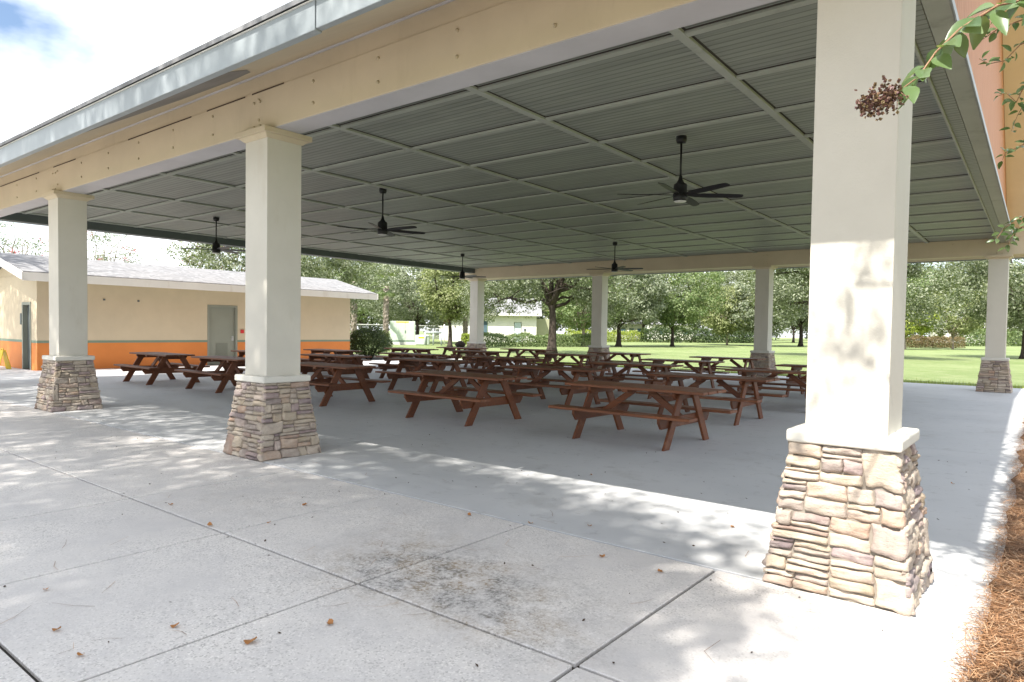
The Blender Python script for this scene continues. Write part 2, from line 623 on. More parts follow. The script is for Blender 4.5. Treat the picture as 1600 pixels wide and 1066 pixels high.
M['leaf_mid'] = m_leaf('young_leaf', (0.075, 0.130, 0.040), (0.16, 0.225, 0.085), (0.30, 0.35, 0.17))
M['leaf_pale'] = m_leaf('pale_leaf', (0.095, 0.125, 0.075), (0.22, 0.255, 0.165), (0.42, 0.44, 0.34))
M['leaf_lime'] = m_leaf('lime_leaf', (0.18, 0.24, 0.035), (0.32, 0.40, 0.055), (0.48, 0.52, 0.12))
M['leaf_yellow'] = m_leaf('yellowing_leaf', (0.11, 0.135, 0.045), (0.22, 0.255, 0.10), (0.38, 0.40, 0.21))
M['leaf_dark'] = m_leaf('hedge_leaf', (0.022, 0.046, 0.016), (0.05, 0.085, 0.03), (0.11, 0.15, 0.06))
M['leaf_red'] = m_leaf('reddish_leaf', (0.10, 0.075, 0.035), (0.19, 0.135, 0.065), (0.28, 0.20, 0.10))
M['leaf_myrtle'] = m_leaf('myrtle_leaf', (0.055, 0.105, 0.035), (0.10, 0.16, 0.06), (0.16, 0.22, 0.10), 0.3, 0.27)
M['flower'] = m_leaf('pink_flower', (0.50, 0.05, 0.10), (0.65, 0.10, 0.17), (0.75, 0.2, 0.28), 0.3)
M['seed'] = m_leaf('seed_head', (0.07, 0.025, 0.03), (0.13, 0.055, 0.055), (0.24, 0.18, 0.08), 0.1)
M['bark'] = m_bark('oak_bark', (0.028, 0.021, 0.018), (0.088, 0.069, 0.058))
M['bark_pale'] = m_bark('pale_bark', (0.20, 0.16, 0.13), (0.40, 0.33, 0.27))
M['palm_bark'] = m_bark('palm_boots', (0.13, 0.10, 0.08), (0.48, 0.42, 0.36), 5)
M['twig'] = m_bark('twig', (0.22, 0.12, 0.07), (0.40, 0.25, 0.16), 30)
M['dead_leaf'] = m_leaf('dead_leaf', (0.24, 0.085, 0.030), (0.42, 0.17, 0.055), (0.50, 0.28, 0.13), 0.15, 0.6)

# ------------------------------------------------------------------ ground, patio, floor
rng = np.random.default_rng(7)
random.seed(5)

g = MB()
g.add([(-260, -60, -0.05), (140, -60, -0.05), (140, 260, -0.05), (-260, 260, -0.05)], [(0, 1, 2, 3)])
tag(g.build('lawn', M['grass']), kind='structure')

XE = 0.73
jb = MB()
jb.box(-33, -22, -0.12, XE - 0.02, 20.9, -0.022)
tag(jb.build('slab_base', M['joint']), kind='structure')

pat = MB()
G = 0.0105
ys = [-0.385, -2.045, -3.65, -5.25, -6.85, -8.45, -10.05, -11.65, -13.25, -21.9]
xs = [XE] + [-0.71 - 1.553 * i for i in range(21)]
for yi in range(len(ys) - 1):
    for xi in range(len(xs) - 1):
        pat.box(xs[xi + 1] + G, ys[yi + 1] + G, -0.1, xs[xi] - G, ys[yi] - G, rng.uniform(-0.0008, 0.0008))
tag(pat.build('patio', M['patio'], bevel=0.005, seg=1), kind='structure')

fl = MB()
fx = [XE, -6.39, -12.8, -19.2, -24.2 + 0.0]
fy = [-0.375, 6.2, 12.5, 19.25, 20.9]
for i in range(len(fx) - 1):
    for j in range(len(fy) - 1):
        fl.box(fx[i + 1] + 0.003, fy[j] + 0.003, -0.1, fx[i] - 0.003, fy[j + 1] - 0.003, 0.0015)
fl.box(-33, -0.375, -0.1, -24.206, 2.95, 0.0015)
tag(fl.build('pavilion_floor', M['floor'], bevel=0.003, seg=1), kind='structure')

# ------------------------------------------------------------------ pavilion
pav = empty('picnic_pavilion', (-9.6, 9.4, 0))
tag(pav, 'open picnic pavilion on stone-based cream columns with grey beadboard ceiling', 'pavilion')
PO = pav.location


def P(mb, name, mat, parent=None, bevel=0, seg=2):
    o = mb.build(name, mat, None, bevel, seg)
    par = parent or pav
    o.parent = par
    # all pavilion meshes are modelled in world coordinates
    off = Vector((0, 0, 0))
    q = par
    while q is not None:
        off += q.location
        q = q.parent
    o.location = -off
    return o


def stone_face(mb, rs, O, U, V, Nn, wb, wt, h):
    """ledgestone on a trapezoid: O = bottom centre, U along, V up the slope, Nn outward"""
    rects = []

    def split(u0, v0, u1, v1, dep):
        du, dv = u1 - u0, v1 - v0
        big = rs.random() < 0.10
        if dv > (0.30 if big else 0.12) and dep < 9:
            c = v0 + dv * rs.uniform(0.32, 0.68)
            split(u0, v0, u1, c, dep + 1)
            split(u0, c, u1, v1, dep + 1)
        elif du > (0.44 if dv < 0.08 else 0.30) and dep < 12:
            c = u0 + du * rs.uniform(0.3, 0.7)
            split(u0, v0, c, v1, dep + 1)
            split(c, v0, u1, v1, dep + 1)
        elif dv > 0.07 and not big and dep < 12 and rs.random() < 0.6:
            c = v0 + dv * rs.uniform(0.35, 0.65)
            split(u0, v0, u1, c, dep + 1)
            split(u0, c, u1, v1, dep + 1)
        else:
            rects.append((u0, v0, u1, v1))

    # bands of uneven height, each cut at its own places, so joints never run through
    v = 0.0
    while v < h - 0.02:
        bh = rs.choice([0.10, 0.15, 0.20, 0.26]) * rs.uniform(0.85, 1.15)
        if h - v - bh < 0.06:
            bh = h - v
        cs = sorted([-wb, wb] + [rs.uniform(-0.75, 0.75) * wb for _ in range(rs.choice([1, 2, 2]))])
        for i in range(len(cs) - 1):
            if cs[i + 1] - cs[i] > 0.05:
                split(cs[i], v, cs[i + 1], v + bh, 0)
            elif i > 0:
                cs[i + 1] = cs[i + 1]
        v += bh
    nu, nv = 11, 8
    for (u0, v0, u1, v1) in rects:
        gp = 0.0010
        dep = rs.uniform(0.014, 0.036)
        cu, cv = (u0 + u1) / 2, (v0 + v1) / 2
        hu, hv = (u1 - u0) / 2 - gp, (v1 - v0) / 2 - gp
        ph = [rs.uniform(0, 6.28) for _ in range(8)]
        tilt_u, tilt_v = rs.uniform(-0.010, 0.010), rs.uniform(-0.010, 0.010)
        rr = min(hu, hv)
        grid = []
        for j in range(nv):
            for i in range(nu):
                a = -1 + 2 * i / (nu - 1)
                b = -1 + 2 * j / (nv - 1)
                # ease points to the border
                a = math.sin(a * math.pi / 2) ** 1 if abs(a) < 0.5 else math.copysign(1 - (1 - math.sin(abs(a) * math.pi / 2)) * 0.8, a)
                b = math.sin(b * math.pi / 2)
                # rounded outline
                q = 9.0
                k = (abs(a) ** q + abs(b) ** q) ** (1 / q)
                k = 1.0 / k if k > 1 else 1.0
                uu = cu + hu * a * k + 0.13 * rr * math.sin(ph[0] + 2.1 * b) * abs(a)
                vv = cv + hv * b * k + 0.13 * rr * math.sin(ph[1] + 2.3 * a) * abs(b) + 0.05 * rr * math.sin(ph[2] + 6.0 * a) * abs(b)
                e = max(abs(a), abs(b))
                em = max(0.0, 1 - min((1 - abs(a)) * hu, (1 - abs(b)) * hv) / 0.012)
                edge = 1.0 - em ** 3
                z = dep * edge - 0.008 * (1 - edge)
                z += tilt_u * a + tilt_v * b + 0.0045 * math.sin(ph[3] + 5 * a + 2 * b) * edge + 0.004 * math.sin(ph[4] + 4 * b - 3 * a) * edge
                wv = wb + (wt - wb) * min(max(vv / h, 0), 1)
                uu *= wv / wb
                grid.append(O + U * uu + V * vv + Nn * z)
        fs = [(j * nu + i, j * nu + i + 1, (j + 1) * nu + i + 1, (j + 1) * nu + i) for j in range(nv - 1) for i in range(nu - 1)]
        mb.add(grid, fs, True)


def stone_base(cx, cy, seed):
    rs = random.Random(seed)
    st = MB()
    hb, ht, H = 0.388, 0.274, 0.872
    core = MB()
    core.frustum(cx, cy, -0.01, hb, H, ht)
    for k in range(4):
        a = k * math.pi / 2
        Nh = Vector((math.sin(a), -math.cos(a), 0))
        U = Vector((math.cos(a), math.sin(a), 0))
        top = Vector((cx, cy, H)) + Nh * ht
        bot = Vector((cx, cy, 0.0)) + Nh * hb
        V = (top - bot)
        hh = V.length
        V.normalize()
        Nn = U.cross(V)
        if Nn.dot(Nh) < 0:
            Nn = -Nn
        stone_face(st, rs, bot, U, V, Nn, hb + 0.022, ht + 0.022, hh)
    return st, core


def column(cx, cy, seed):
    sh = MB()
    hs = 0.2285
    sh.box(cx - hs, cy - hs, 0.94, cx + hs, cy + hs, 3.725)
    c = P(sh, 'column', M['stucco'], None, 0.006, 2)
    st, core = stone_base(cx, cy, seed)
    s = P(st, 'stone_base', M['stone'], c)
    P(core, 'mortar_core', M['mortar'], c)
    b = MB()
    b.box(cx - 0.3175, cy - 0.3175, 0.873, cx + 0.3175, cy + 0.3175, 0.951)
    P(b, 'base_cap', M['cap'], c, 0.018, 3)
    b = MB()
    b.box(cx - 0.3175, cy - 0.3175, 3.735, cx + 0.3175, cy + 0.3175, 3.797)
    b.frustum(cx, cy, 3.69, 0.2385, 3.7345, 0.285)
    P(b, 'capital', M['cream'], c, 0.004, 1)
    return c


NEAR = [0.0, -6.393, -12.817, -19.2]
FAR = [(-0.337, 18.81), (-6.797, 18.81), (-13.228, 18.81), (-19.696, 18.81)]
for i, x in enumerate(NEAR):
    column(x, 0.0, 11 + i)
for i, (x, y) in enumerate(FAR):
    column(x, y, 31 + i)

XL, XR = -20.35, 0.60
# beams (lower board proud of the upper one)
for (y0, y1, s) in ((-0.19, 0.144, -1), (18.62, 18.95, 1)):
    b = MB(True)
    b.box(XL, y0, 3.803, XR - 0.05, y1, 4.258)
    bm_ = P(b, 'beam', M['cream'], None, 0.004, 1)
    b = MB(True)
    b.box(XL, y0 + (0.014 if s < 0 else 0), 4.262, XR - 0.052, y1 - (0.014 if s > 0 else 0), 4.52)
    P(b, 'beam_upper_board', M['cream'], bm_, 0.003, 1)
    b = MB(True)
    b.box(XL + 0.01, y0 + 0.012, 3.797, XR - 0.06, y1 - 0.004, 3.8025)
    P(b, 'beam_flashing', M['flashing'] if s < 0 else M['cream'], bm_)
    if s < 0:
        b = MB(True)
        b.box(XL, y0 - 0.022, 4.438, XR - 0.053, y0 + 0.0135, 4.472)
        P(b, 'frieze_trim', M['flashing'], bm_, 0.004, 1)
        for x0, x1 in ((-15.8, -13.6), (-12.9, -11.9), (-9.9, -8.0), (-7.6, -6.7), (-6.55, -5.9)):
            b = MB(True)
            b.box(x0, y0 - 0.003, 4.247, x1, y0 + 0.0, 4.263)
            P(b, 'paint_crack', M['crack'], bm_)
    bolt0 = None
    spots = []
    xk = -19.0
    while xk < 0.3:
        spots += [(xk, 3.93), (xk, 4.16)]
        xk += 1.05
    for c in (0, -6.393, -12.817):
        spots += [(c + dx, z) for dx in (-0.11, 0.02) for z in (3.86, 4.14)]
    for (x, z) in spots:
        x -= 0.0148 * y0
        if bolt0 is None:
            bolt0 = MB().tube([(0, 0.002, 0), (0, -0.012, 0)], 0.017, 8).build('bolt', M['bolt'], bm_)
            bo = bolt0
        else:
            bo = bolt0.copy()
            col.objects.link(bo)
        bo.location = Vector((x, y0, z)) - PO - bm_.location

# ceiling
CZ = 4.27
b = MB(True)
b.box(-19.4, 0.15, CZ, -0.05, 18.615, CZ + 0.04)
ceil = P(b, 'ceiling', M['ceiling'])
SHADE_STRIPS = []  # dark strips standing in for the shaded camera-facing sides of the battens
for k in range(8):
    x = 0.70 - 2.49 * (k + 1)
    b = MB(True)
    b.box(x - 0.048, 0.15, CZ - 0.032, x + 0.048, 18.615, CZ + 0.002)
    if x > -19.3:
        bt = P(b, 'batten', M['grey_trim'], ceil, 0.003, 1)
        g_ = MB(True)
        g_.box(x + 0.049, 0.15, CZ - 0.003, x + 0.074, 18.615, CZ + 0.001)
        SHADE_STRIPS.append(g_)
for k in range(14):
    y = 1.27 + 1.335 * k
    b = MB(True)
    b.box(-19.4, y - 0.045, CZ - 0.028, -0.052, y + 0.045, CZ + 0.002)
    if y < 18.4:
        P(b, 'batten', M['grey_trim'], ceil, 0.003, 1)
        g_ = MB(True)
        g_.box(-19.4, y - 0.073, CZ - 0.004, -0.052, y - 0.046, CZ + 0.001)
        SHADE_STRIPS.append(g_)
for g_ in SHADE_STRIPS:
    P(g_, 'batten_shade_strip', M['joint'], ceil)  # shade beside each batten, drawn as a dark strip on the ceiling
# border beams under the gables
b = MB(True)
b.box(-0.05, 0.146, 4.13, 0.085, 18.617, 4.40)
rb = P(b, 'gable_beam', M['ceiling'], None, 0.004, 1)
b = MB(True)
b.box(-0.075, 0.147, 4.10, -0.052, 18.616, 4.30)
P(b, 'edge_trim', M['grey_trim'], rb)
b = MB(True)
for k in range(6):
    b.box(0.089, 0.147 + 3.08 * k + 0.004, 4.126, 0.27, 0.147 + 3.08 * (k + 1) - 0.004, 4.18)
P(b, 'border_boards', M['grey_trim'], rb, 0.004, 1)
b = MB(True)
b.box(0.272, 0.148, 4.118, 0.284, 18.616, 4.185)
P(b, 'border_edge', M['fascia'], rb)
b = MB(True)
b.box(-19.76, 0.146, 4.05, -19.402, 18.617, 4.40)
P(b, 'gable_beam', M['dark_trim'], None, 0.004, 1)

# roof: 0.53 slope
SL = 0.53
RY, EY0, EY1, EZ = 9.30, -1.46, 20.06, 4.066
RZ = EZ + SL * (RY - EY0)
b = MB(True)
T = 0.11
T = 0.042
RT = EZ + SL * (RY - EY0 + 0.05)
b.prism([(EY0 - 0.05, EZ - T), (RY, RT - T), (EY1 + 0.05, EZ - T), (EY1 + 0.05, EZ), (RY, RT), (EY0 - 0.05, EZ)][::-1], XL - 0.09, XR + 0.07, 'x')
roof = P(b, 'roof', M['shingle'])
# sloped soffit under the eave, to the beam top, and rake soffit at the gable
for s in (-1, 1):
    ye = EY0 + 0.09 if s < 0 else EY1 - 0.09
    yb = -0.176 if s < 0 else 18.936
    dz = -0.28
    ze = EZ + SL * 0.09 + dz
    zb = EZ + SL * (abs(yb - (EY0 if s < 0 else EY1))) + dz
    b = MB(True)
    b.prism([(ye, ze), (yb, zb), (yb, zb + 0.03), (ye, ze + 0.03)], XL + 0.02, XR - 0.04, 'x')
    P(b, 'eave_soffit', M['cream'], roof)
    b = MB(True)
    y_in = RY
    b.prism([(yb, zb), (RY, RZ + dz), (RY, RZ + dz + 0.03), (yb, zb + 0.03)], 0.105, XR - 0.04, 'x')
    P(b, 'rake_soffit', M['rake_cream'], roof)
# gutter fascia along the near and far eaves
for s in (-1, 1):
    e = EY0 if s < 0 else EY1
    k = -1 if s < 0 else 1
    ya, yb_ = sorted((e - 0.05 * k, e + 0.01 * k))
    if s < 0:
        segs = [(-20.42, -11.35), (-11.345, -3.55), (-3.54, 0.63)]
    else:
        segs = [(-20.42, 0.63)]
    b = MB(True)
    for i, (x0, x1) in enumerate(segs):
        e0 = 0.006 * (i % 2)
        b.box(x0, ya - e0, 3.802 - 0.01 * (i % 2), x1, yb_ + e0, 4.018)
    fa = P(b, 'eave_fascia', M['fascia'], roof, 0.004, 1)
    b = MB(True)
    yd0, yd1 = sorted((e + 0.0 * k, e + 0.03 * k))
    b.box(-20.44, yd0, 4.019, 0.64, yd1, 4.0235)
    P(b, 'drip_edge', M['white_trim'], roof, 0.003, 1)
for x0, x1, mt in ((0.632, 0.66, 'fascia'), (-20.44, -20.405, 'fascia')):
    b = MB(True)
    b.prism([(EY0 - 0.02, EZ - 0.22), (RY, RZ - 0.22), (EY1 + 0.02, EZ - 0.22), (EY1 + 0.02, EZ - 0.045), (RY, RZ - 0.03), (EY0 - 0.02, EZ - 0.045)], x0, x1, 'x')
    P(b, 'rake_fascia', M[mt], roof)
# bare patch on the soffit next to the fascia
b = MB(True)
pp = []
for (x, yo) in ((-8.55, 0.02), (-8.0, 0.10), (-7.2, 0.22), (-6.3, 0.27), (-5.75, 0.24), (-5.35, 0.14), (-5.1, 0.02)):
    y = EY0 + 0.10 + yo * 2.8
    pp.append((x, y, EZ + SL * (y - EY0) - 0.28 - 0.004))
lo = [(x, EY0 + 0.10, EZ + SL * 0.10 - 0.284) for x, y, z in pp]
n_ = len(pp)
b.add(pp + lo, [(i, i + 1, n_ + i + 1, n_ + i) for i in range(n_ - 1)])
P(b, 'bare_patch', M['peel'], roof)
# gable walls
for x0, x1 in ((0.05, 0.10), (-19.80, -19.765)):
    b = MB(True)
    yy0, yy1 = 0.0, 18.8
    zs = EZ + SL * (yy0 - EY0) - 0.16
    b.prism([(yy0, 4.19), (yy1, 4.19), (yy1, zs), (RY, RZ - 0.16), (yy0, zs)], x0, x1, 'x')
    P(b, 'gable_wall', M['boards'])

# ------------------------------------------------------------------ ceiling fans
def make_fan():
    t = empty('ceiling_fan')
    MB().lathe([(0.03, -0.10), (0.062, -0.095), (0.074, -0.06), (0.074, 0.0)], n=24).build('canopy', M['black'], t)
    MB().lathe([(0.085, 0.0), (0.085, 0.03)], n=20).build('mounting_plate', M['grey_trim'], t)
    MB().tube([(0, 0, -0.09), (0, 0, -0.60)], 0.0145, 12).build('downrod', M['black'], t)
    mo = MB().lathe([(0.02, -0.545), (0.03, -0.60), (0.055, -0.645), (0.088, -0.665), (0.093, -0.69), (0.093, -0.80), (0.100, -0.805), (0.100, -0.87), (0.092, -0.90)][::-1], n=28).build('motor', M['black'], t)
    MB().lathe([(0.02, -0.916), (0.07, -0.914), (0.088, -0.902)], n=28).build('light_lens', M['lens'], t)
    for k in range(6):
        a = k * math.pi / 3
        bl = MB()
        prof = [(0.09, 0.026), (0.14, 0.028), (0.22, 0.050), (0.40, 0.064), (0.65, 0.060), (0.82, 0.052), (0.865, 0.042), (0.88, 0.022)]
        vs, fs = [], []
        tw = R(-13)
        for (r, hw) in prof:
            for sgn in (-1, 1):
                for dz in (-0.004, 0.004):
                    y = sgn * hw
                    z = -0.815 + y * math.sin(tw) + dz
                    y2 = y * math.cos(tw)
                    vs.append((r * math.cos(a) - y2 * math.sin(a), r * math.sin(a) + y2 * math.cos(a), z))
        for i in range(len(prof) - 1):
            o = i * 4
            fs += [(o, o + 4, o + 6, o + 2), (o + 1, o + 3, o + 7, o + 5), (o, o + 1, o + 5, o + 4), (o + 2, o + 6, o + 7, o + 3)]
        fs += [(0, 2, 3, 1)]
        e = (len(prof) - 1) * 4
        fs += [(e, e + 1, e + 3, e + 2)]
        bl.add(vs, fs)
        bl.build('blade', M['black'], t)
    return t


FANS = [(-3.22, 4.36, 38.4, 'black ceiling fan nearest the big sunlit column, largest of the fans'),
        (-9.49, 4.37, 64.4, 'black ceiling fan hanging in the middle of the front row of fans'),
        (-15.86, 4.38, 52.0, 'black ceiling fan beside the tall centre column, over the restroom roof'),
        (-9.79, 13.96, 20.0, 'black ceiling fan in front of the middle far column'),
        (-16.17, 13.97, 47.0, 'smallest black ceiling fan, beside the leftmost far column')]
fan0 = make_fan()
for i, (x, y, a, lb) in enumerate(FANS):
    f = fan0 if i == 0 else copy_tree(fan0)
    f.location = (x, y, CZ - 0.0015)
    f.rotation_euler = (0, 0, R(a))
    tag(f, lb, 'ceiling fan', 'ceiling fans under the pavilion roof')

# ------------------------------------------------------------------ picnic tables
def make_table():
    t = empty('picnic_table')
    L = 1.09
    tt = MB()
    wdt = 0.142
    for k in range(5):
        y = (k - 2) * 0.150
        e = [0.0, 0.006, -0.005, 0.004, -0.003][k]
        tt.box(-L + e, y - wdt / 2, 0.722, L + e, y + wdt / 2, 0.760 + 0.0008 * (k % 2))
    tt.build('tabletop', M['wood_top'], t, 0.004, 1)
    for s in (-1, 1):
        b = MB()
        b.box(-L, s * 0.645 - 0.125, 0.412, L, s * 0.645 + 0.125, 0.450)
        b.build('bench', M['wood_top'], t, 0.005, 1)
    for sx in (-1, 1):
        x = sx * 0.70
        cb = MB()
        xa, xb = sorted((x - sx * 0.021, x - sx * 0.059))
        cb.prism([(-0.76, 0.410), (-0.76, 0.36), (-0.69, 0.272), (0.69, 0.272), (0.76, 0.36), (0.76, 0.410)], xa, xb, 'x')
        cb.build('bench_support', M['wood'], t, 0.004, 1)
        ts = MB()
        ts.prism([(-0.36, 0.720), (-0.36, 0.68), (-0.30, 0.632), (0.30, 0.632), (0.36, 0.68), (0.36, 0.720)], xa, xb, 'x')
        ts.build('top_support', M['wood'], t, 0.003, 1)
        for s in (-1, 1):
            lg = MB()
            hw = 0.078
            poly = [(s * 0.19 - hw, 0.718), (s * 0.19 + hw, 0.718), (s * 0.615 + hw, 0.0), (s * 0.615 - hw, 0.0)]
            lg.prism(poly, x - 0.019, x + 0.019, 'x')
            lg.build('leg', M['wood'], t, 0.004, 1)
        br = MB()
        br.bar((sx * 0.635, 0, 0.345), (sx * 0.12, 0, 0.700), 0.088, 0.038, up=(0, 1, 0))
        br.build('brace', M['wood'], t, 0.003, 1)
    ct = MB()
    ct.box(-0.12, -0.36, 0.686, -0.03, 0.36, 0.7215)
    ct.build('centre_batten', M['wood'], t, 0.003, 1)
    return t


ROWN = ['front row', 'second row', 'middle row', 'fourth row', 'last row by the lawn']
COLN = ['leftmost', 'second from left', 'middle', 'second from right', 'rightmost']
TAB = [
    [(-17.54, 3.78), (-14.5, 3.95), (-10.75, 4.0), (-6.93, 4.0), (-3.62, 4.12)],
    [(-17.85, 6.9), (-14.46, 7.02), (-11.15, 7.32), (-7.18, 7.05), (-3.84, 7.15)],
    [(-18.02, 9.6), (-14.25, 9.7), (-11.0, 10.05), (-6.96, 10.1), (-3.46, 10.0)],
    [(-18.04, 13.2), (-14.9, 13.45), (-11.45, 13.95), (-7.1, 13.03), (-3.36, 13.0)],
    [(-18.05, 16.05), (-15.5, 17.1), (-11.2, 16.8), (-7.07, 16.3), None]]
t0 = make_table()
first = True
rt = random.Random(3)
for ri in range(5):
    for ci in range(5):
        if TAB[ri][ci] is None:
            continue
        x, y = TAB[ri][ci]
        t = t0 if first else copy_tree(t0)
        first = False
        t.location = (x, y, 0.0015)
        t.rotation_euler = (0, 0, R(rt.uniform(-2.0, 2.0)) + (math.pi if rt.random() < 0.5 else 0))
        if ri == 0 and ci == 4:
            t.rotation_euler = (0, 0, R(-1.5))
        lb = f'red-brown wooden picnic table, {COLN[ci]} in the {ROWN[ri]}' + (' under the pavilion' if ri < 4 else '')
        if ri == 4 and ci == 3:
            lb = 'red-brown wooden picnic table, rightmost in the last row by the lawn'
        tag(t, lb, 'picnic table', 'picnic tables under the pavilion')

# ------------------------------------------------------------------ restroom building
rr = empty('restroom_building', (-26.6, 9.1, 0))
tag(rr, 'low restroom building with cream walls, orange base and grey shingle roof', 'building')


def RB(mb, name, mat, parent=None, bevel=0):
    o = mb.build(name, mat, None, bevel, 1)
    o.parent = parent or rr
    off = Vector((0, 0, 0))
    q = o.parent
    while q is not None:
        off += q.location
        q = q.parent
    o.location = -off
    return o


WX, WY0, WY1 = -24.2, 2.98, 15.22
BX = -29.2
for (z0, z1, nm, mt, pr) in ((-0.05, 0.875, 'wainscot', 'orange', 0.0), (0.955, 3.05, 'wall', 'block', 0.0), (0.875, 0.955, 'stripe', 'stripe', 0.006)):
    b = MB()
    dz = min(z1, 2.27)
    b.box(WX - 0.2, WY0 - pr, z0, WX + pr, 8.52, z1)          # east wall up to the louvred door
    b.box(WX - 0.2, 9.74, z0, WX + pr, WY1 + pr, z1)
    b.box(BX, WY0 - pr, z0, -25.54, WY0 + 0.2, z1)             # south wall
    b.box(-24.72, WY0 - pr, z0, WX - 0.201, WY0 + 0.2, z1)
    b.box(BX, WY1 - 0.2, z0, WX - 0.201, WY1 + pr, z1)
    b.box(BX, WY0 + 0.201, z0, BX + 0.2, WY1 - 0.201, z1)
    if nm == 'wall':
        b.box(WX - 0.2, 8.521, 2.30, WX, 9.739, z1)
        b.box(-25.539, WY0, 2.18, -24.721, WY0 + 0.2, z1)
    RB(b, nm, M[mt])
# gable triangle walls
for y0, y1 in ((WY0 + 0.02, WY0 + 0.18), (WY1 - 0.18, WY1 - 0.02)):
    b = MB()
    b.prism([(WX - 0.01, 3.0), (-26.75, 3.62), (BX + 0.01, 3.0)], y0, y1, 'y')
    RB(b, 'gable_end', M['block'])
d = MB()
d.box(WX - 0.12, 8.60, 0.01, WX - 0.075, 9.66, 2.22)
dr = RB(d, 'door', M['door'], None, 0.004)
d = MB()
d.box(WX - 0.15, 8.521, 0.0, WX + 0.012, 8.60, 2.298)
d.box(WX - 0.15, 9.66, 0.0, WX + 0.012, 9.739, 2.298)
d.box(WX - 0.15, 8.601, 2.22, WX + 0.012, 9.659, 2.298)
RB(d, 'door_frame', M['door'], None, 0.003)
d = MB()
d.box(WX - 0.074, 8.90, 0.25, WX - 0.066, 9.38, 0.85)
for k in range(14):
    d.bar((WX - 0.06, 8.91, 0.28 + 0.041 * k), (WX - 0.06, 9.37, 0.28 + 0.041 * k), 0.004, 0.034, up=(0.7, 0, 1))
RB(d, 'louver', M['door'], dr)
d = MB()
d.tube([(WX - 0.075, 9.58, 1.0), (WX - 0.01, 9.58, 1.0), (WX - 0.01, 9.47, 1.0)], 0.014, 8)
d.box(WX - 0.075, 9.54, 0.93, WX - 0.068, 9.62, 1.11)
RB(d, 'handle', M['steel'], dr)
d = MB()
d.box(-25.46, WY0 + 0.12, 0.01, -24.80, WY0 + 0.165, 2.09)
dr2 = RB(d, 'door', M['dark_trim'], None, 0.004)
dr2['label'] = 'dark restroom entrance door'
d = MB()
d.box(-25.539, WY0 - 0.02, 0.0, -25.46, WY0 + 0.19, 2.178)
d.box(-24.80, WY0 - 0.02, 0.0, -24.721, WY0 + 0.19, 2.178)
d.box(-25.459, WY0 - 0.02, 2.09, -24.801, WY0 + 0.19, 2.178)
RB(d, 'door_frame', M['door'], None, 0.003)
d = MB()
d.tube([(-24.88, WY0 + 0.12, 1.0), (-24.88, WY0 + 0.06, 1.0), (-24.99, WY0 + 0.06, 1.0)], 0.016, 8)
RB(d, 'handle', M['steel'], dr2)
# roof
EX, RX, RZr = -23.6, -26.7, 3.83
b = MB()
b.prism([(EX - 0.02, 3.03), (RX, RZr - 0.04), (-29.8, 3.03), (-29.8, 3.085), (RX, RZr + 0.015), (EX - 0.02, 3.085)], 2.45, 16.3, 'y')
rf = RB(b, 'roof', M['shingle'])
b = MB()
b.box(EX - 0.04, 2.43, 2.80, EX, 16.32, 3.055)
RB(b, 'eave_fascia', M['white_trim'], rf)
b = MB()
b.box(-29.83, 2.43, 2.80, -29.79, 16.32, 3.055)
RB(b, 'eave_fascia', M['white_trim'], rf)
for y0, y1 in ((2.405, 2.44), (16.31, 16.345)):
    b = MB()
    b.prism([(EX + 0.01, 2.82), (RX, 3.57), (-29.84, 2.82), (-29.84, 3.06), (RX, RZr), (EX + 0.01, 3.06)], y0, y1, 'y')
    RB(b, 'rake_board', M['white_trim'], rf)
b = MB()
b.prism([(EX - 0.045, 2.83), (WX - 0.02, 2.97), (WX - 0.02, 2.99), (EX - 0.045, 2.85)], 2.46, 16.3, 'y')
RB(b, 'soffit', M['block'], rf)
# small fittings on the walls
d = MB()
d.box(WX + 0.001, 9.86, 1.22, WX + 0.05, 10.0, 1.36)
o = tag(RB(d, 'fire_alarm', M['red'], None, 0.01))
d = MB()
d.box(-25.72, WY0 - 0.02, 1.45, -25.60, WY0 - 0.001, 1.82)
RB(d, 'sign_plate', M['dark_trim'], None, 0.004)
d = MB()
for y in (4.9, 6.0):
    d.box(WX + 0.001, y, 2.30, WX + 0.03, y + 0.06, 2.36)
RB(d, 'wall_studs', M['dark_trim'])

# wet-floor sign by the restroom wall
SGN = on_z(4, 577)
ws = empty('floor_sign', (SGN.x, SGN.y, 0.0015), R(12))
tag(ws, 'yellow folding wet-floor sign leaning against the orange restroom wall', 'floor sign')
for s in (-1, 1):
    b = MB()
    b.add([(-0.15, s * 0.17, 0), (0.15, s * 0.17, 0), (0.12, s * 0.02, 0.62), (-0.12, s * 0.02, 0.62),
           (-0.15, s * 0.19, 0), (0.15, s * 0.19, 0), (0.12, s * 0.04, 0.62), (-0.12, s * 0.04, 0.62)],
          [(0, 1, 2, 3), (7, 6, 5, 4), (0, 4, 5, 1), (1, 5, 6, 2), (2, 6, 7, 3), (3, 7, 4, 0)])
    b.build('panel', M['yellow'], ws, 0.004, 1)
b = MB()
b.tube([(-0.06, 0, 0.62), (-0.05, 0, 0.66), (0.05, 0, 0.66), (0.06, 0, 0.62)], 0.014, 8)
b.build('handle', M['yellow'], ws)

# ------------------------------------------------------------------ foliage tools
def unit(v):
    return v / np.maximum(np.linalg.norm(v, axis=1, keepdims=True), 1e-6)


def leaf_quads(rg, P_, N_, size, asp=0.5):
    n = len(P_)
    a = unit(np.cross(N_, unit(rg.normal(size=(n, 3)))))
    b = np.cross(unit(N_), a)
    s = size * rg.uniform(0.65, 1.3, (n, 1))
    fold = unit(N_) * s * rg.uniform(-0.12, 0.12, (n, 1))
    v = np.stack([P_ - a * s * 0.5, P_ + b * s * asp * 0.5 + fold, P_ + a * s * 0.5, P_ - b * s * asp * 0.5 + fold], 1)
    return v.reshape(-1, 3)


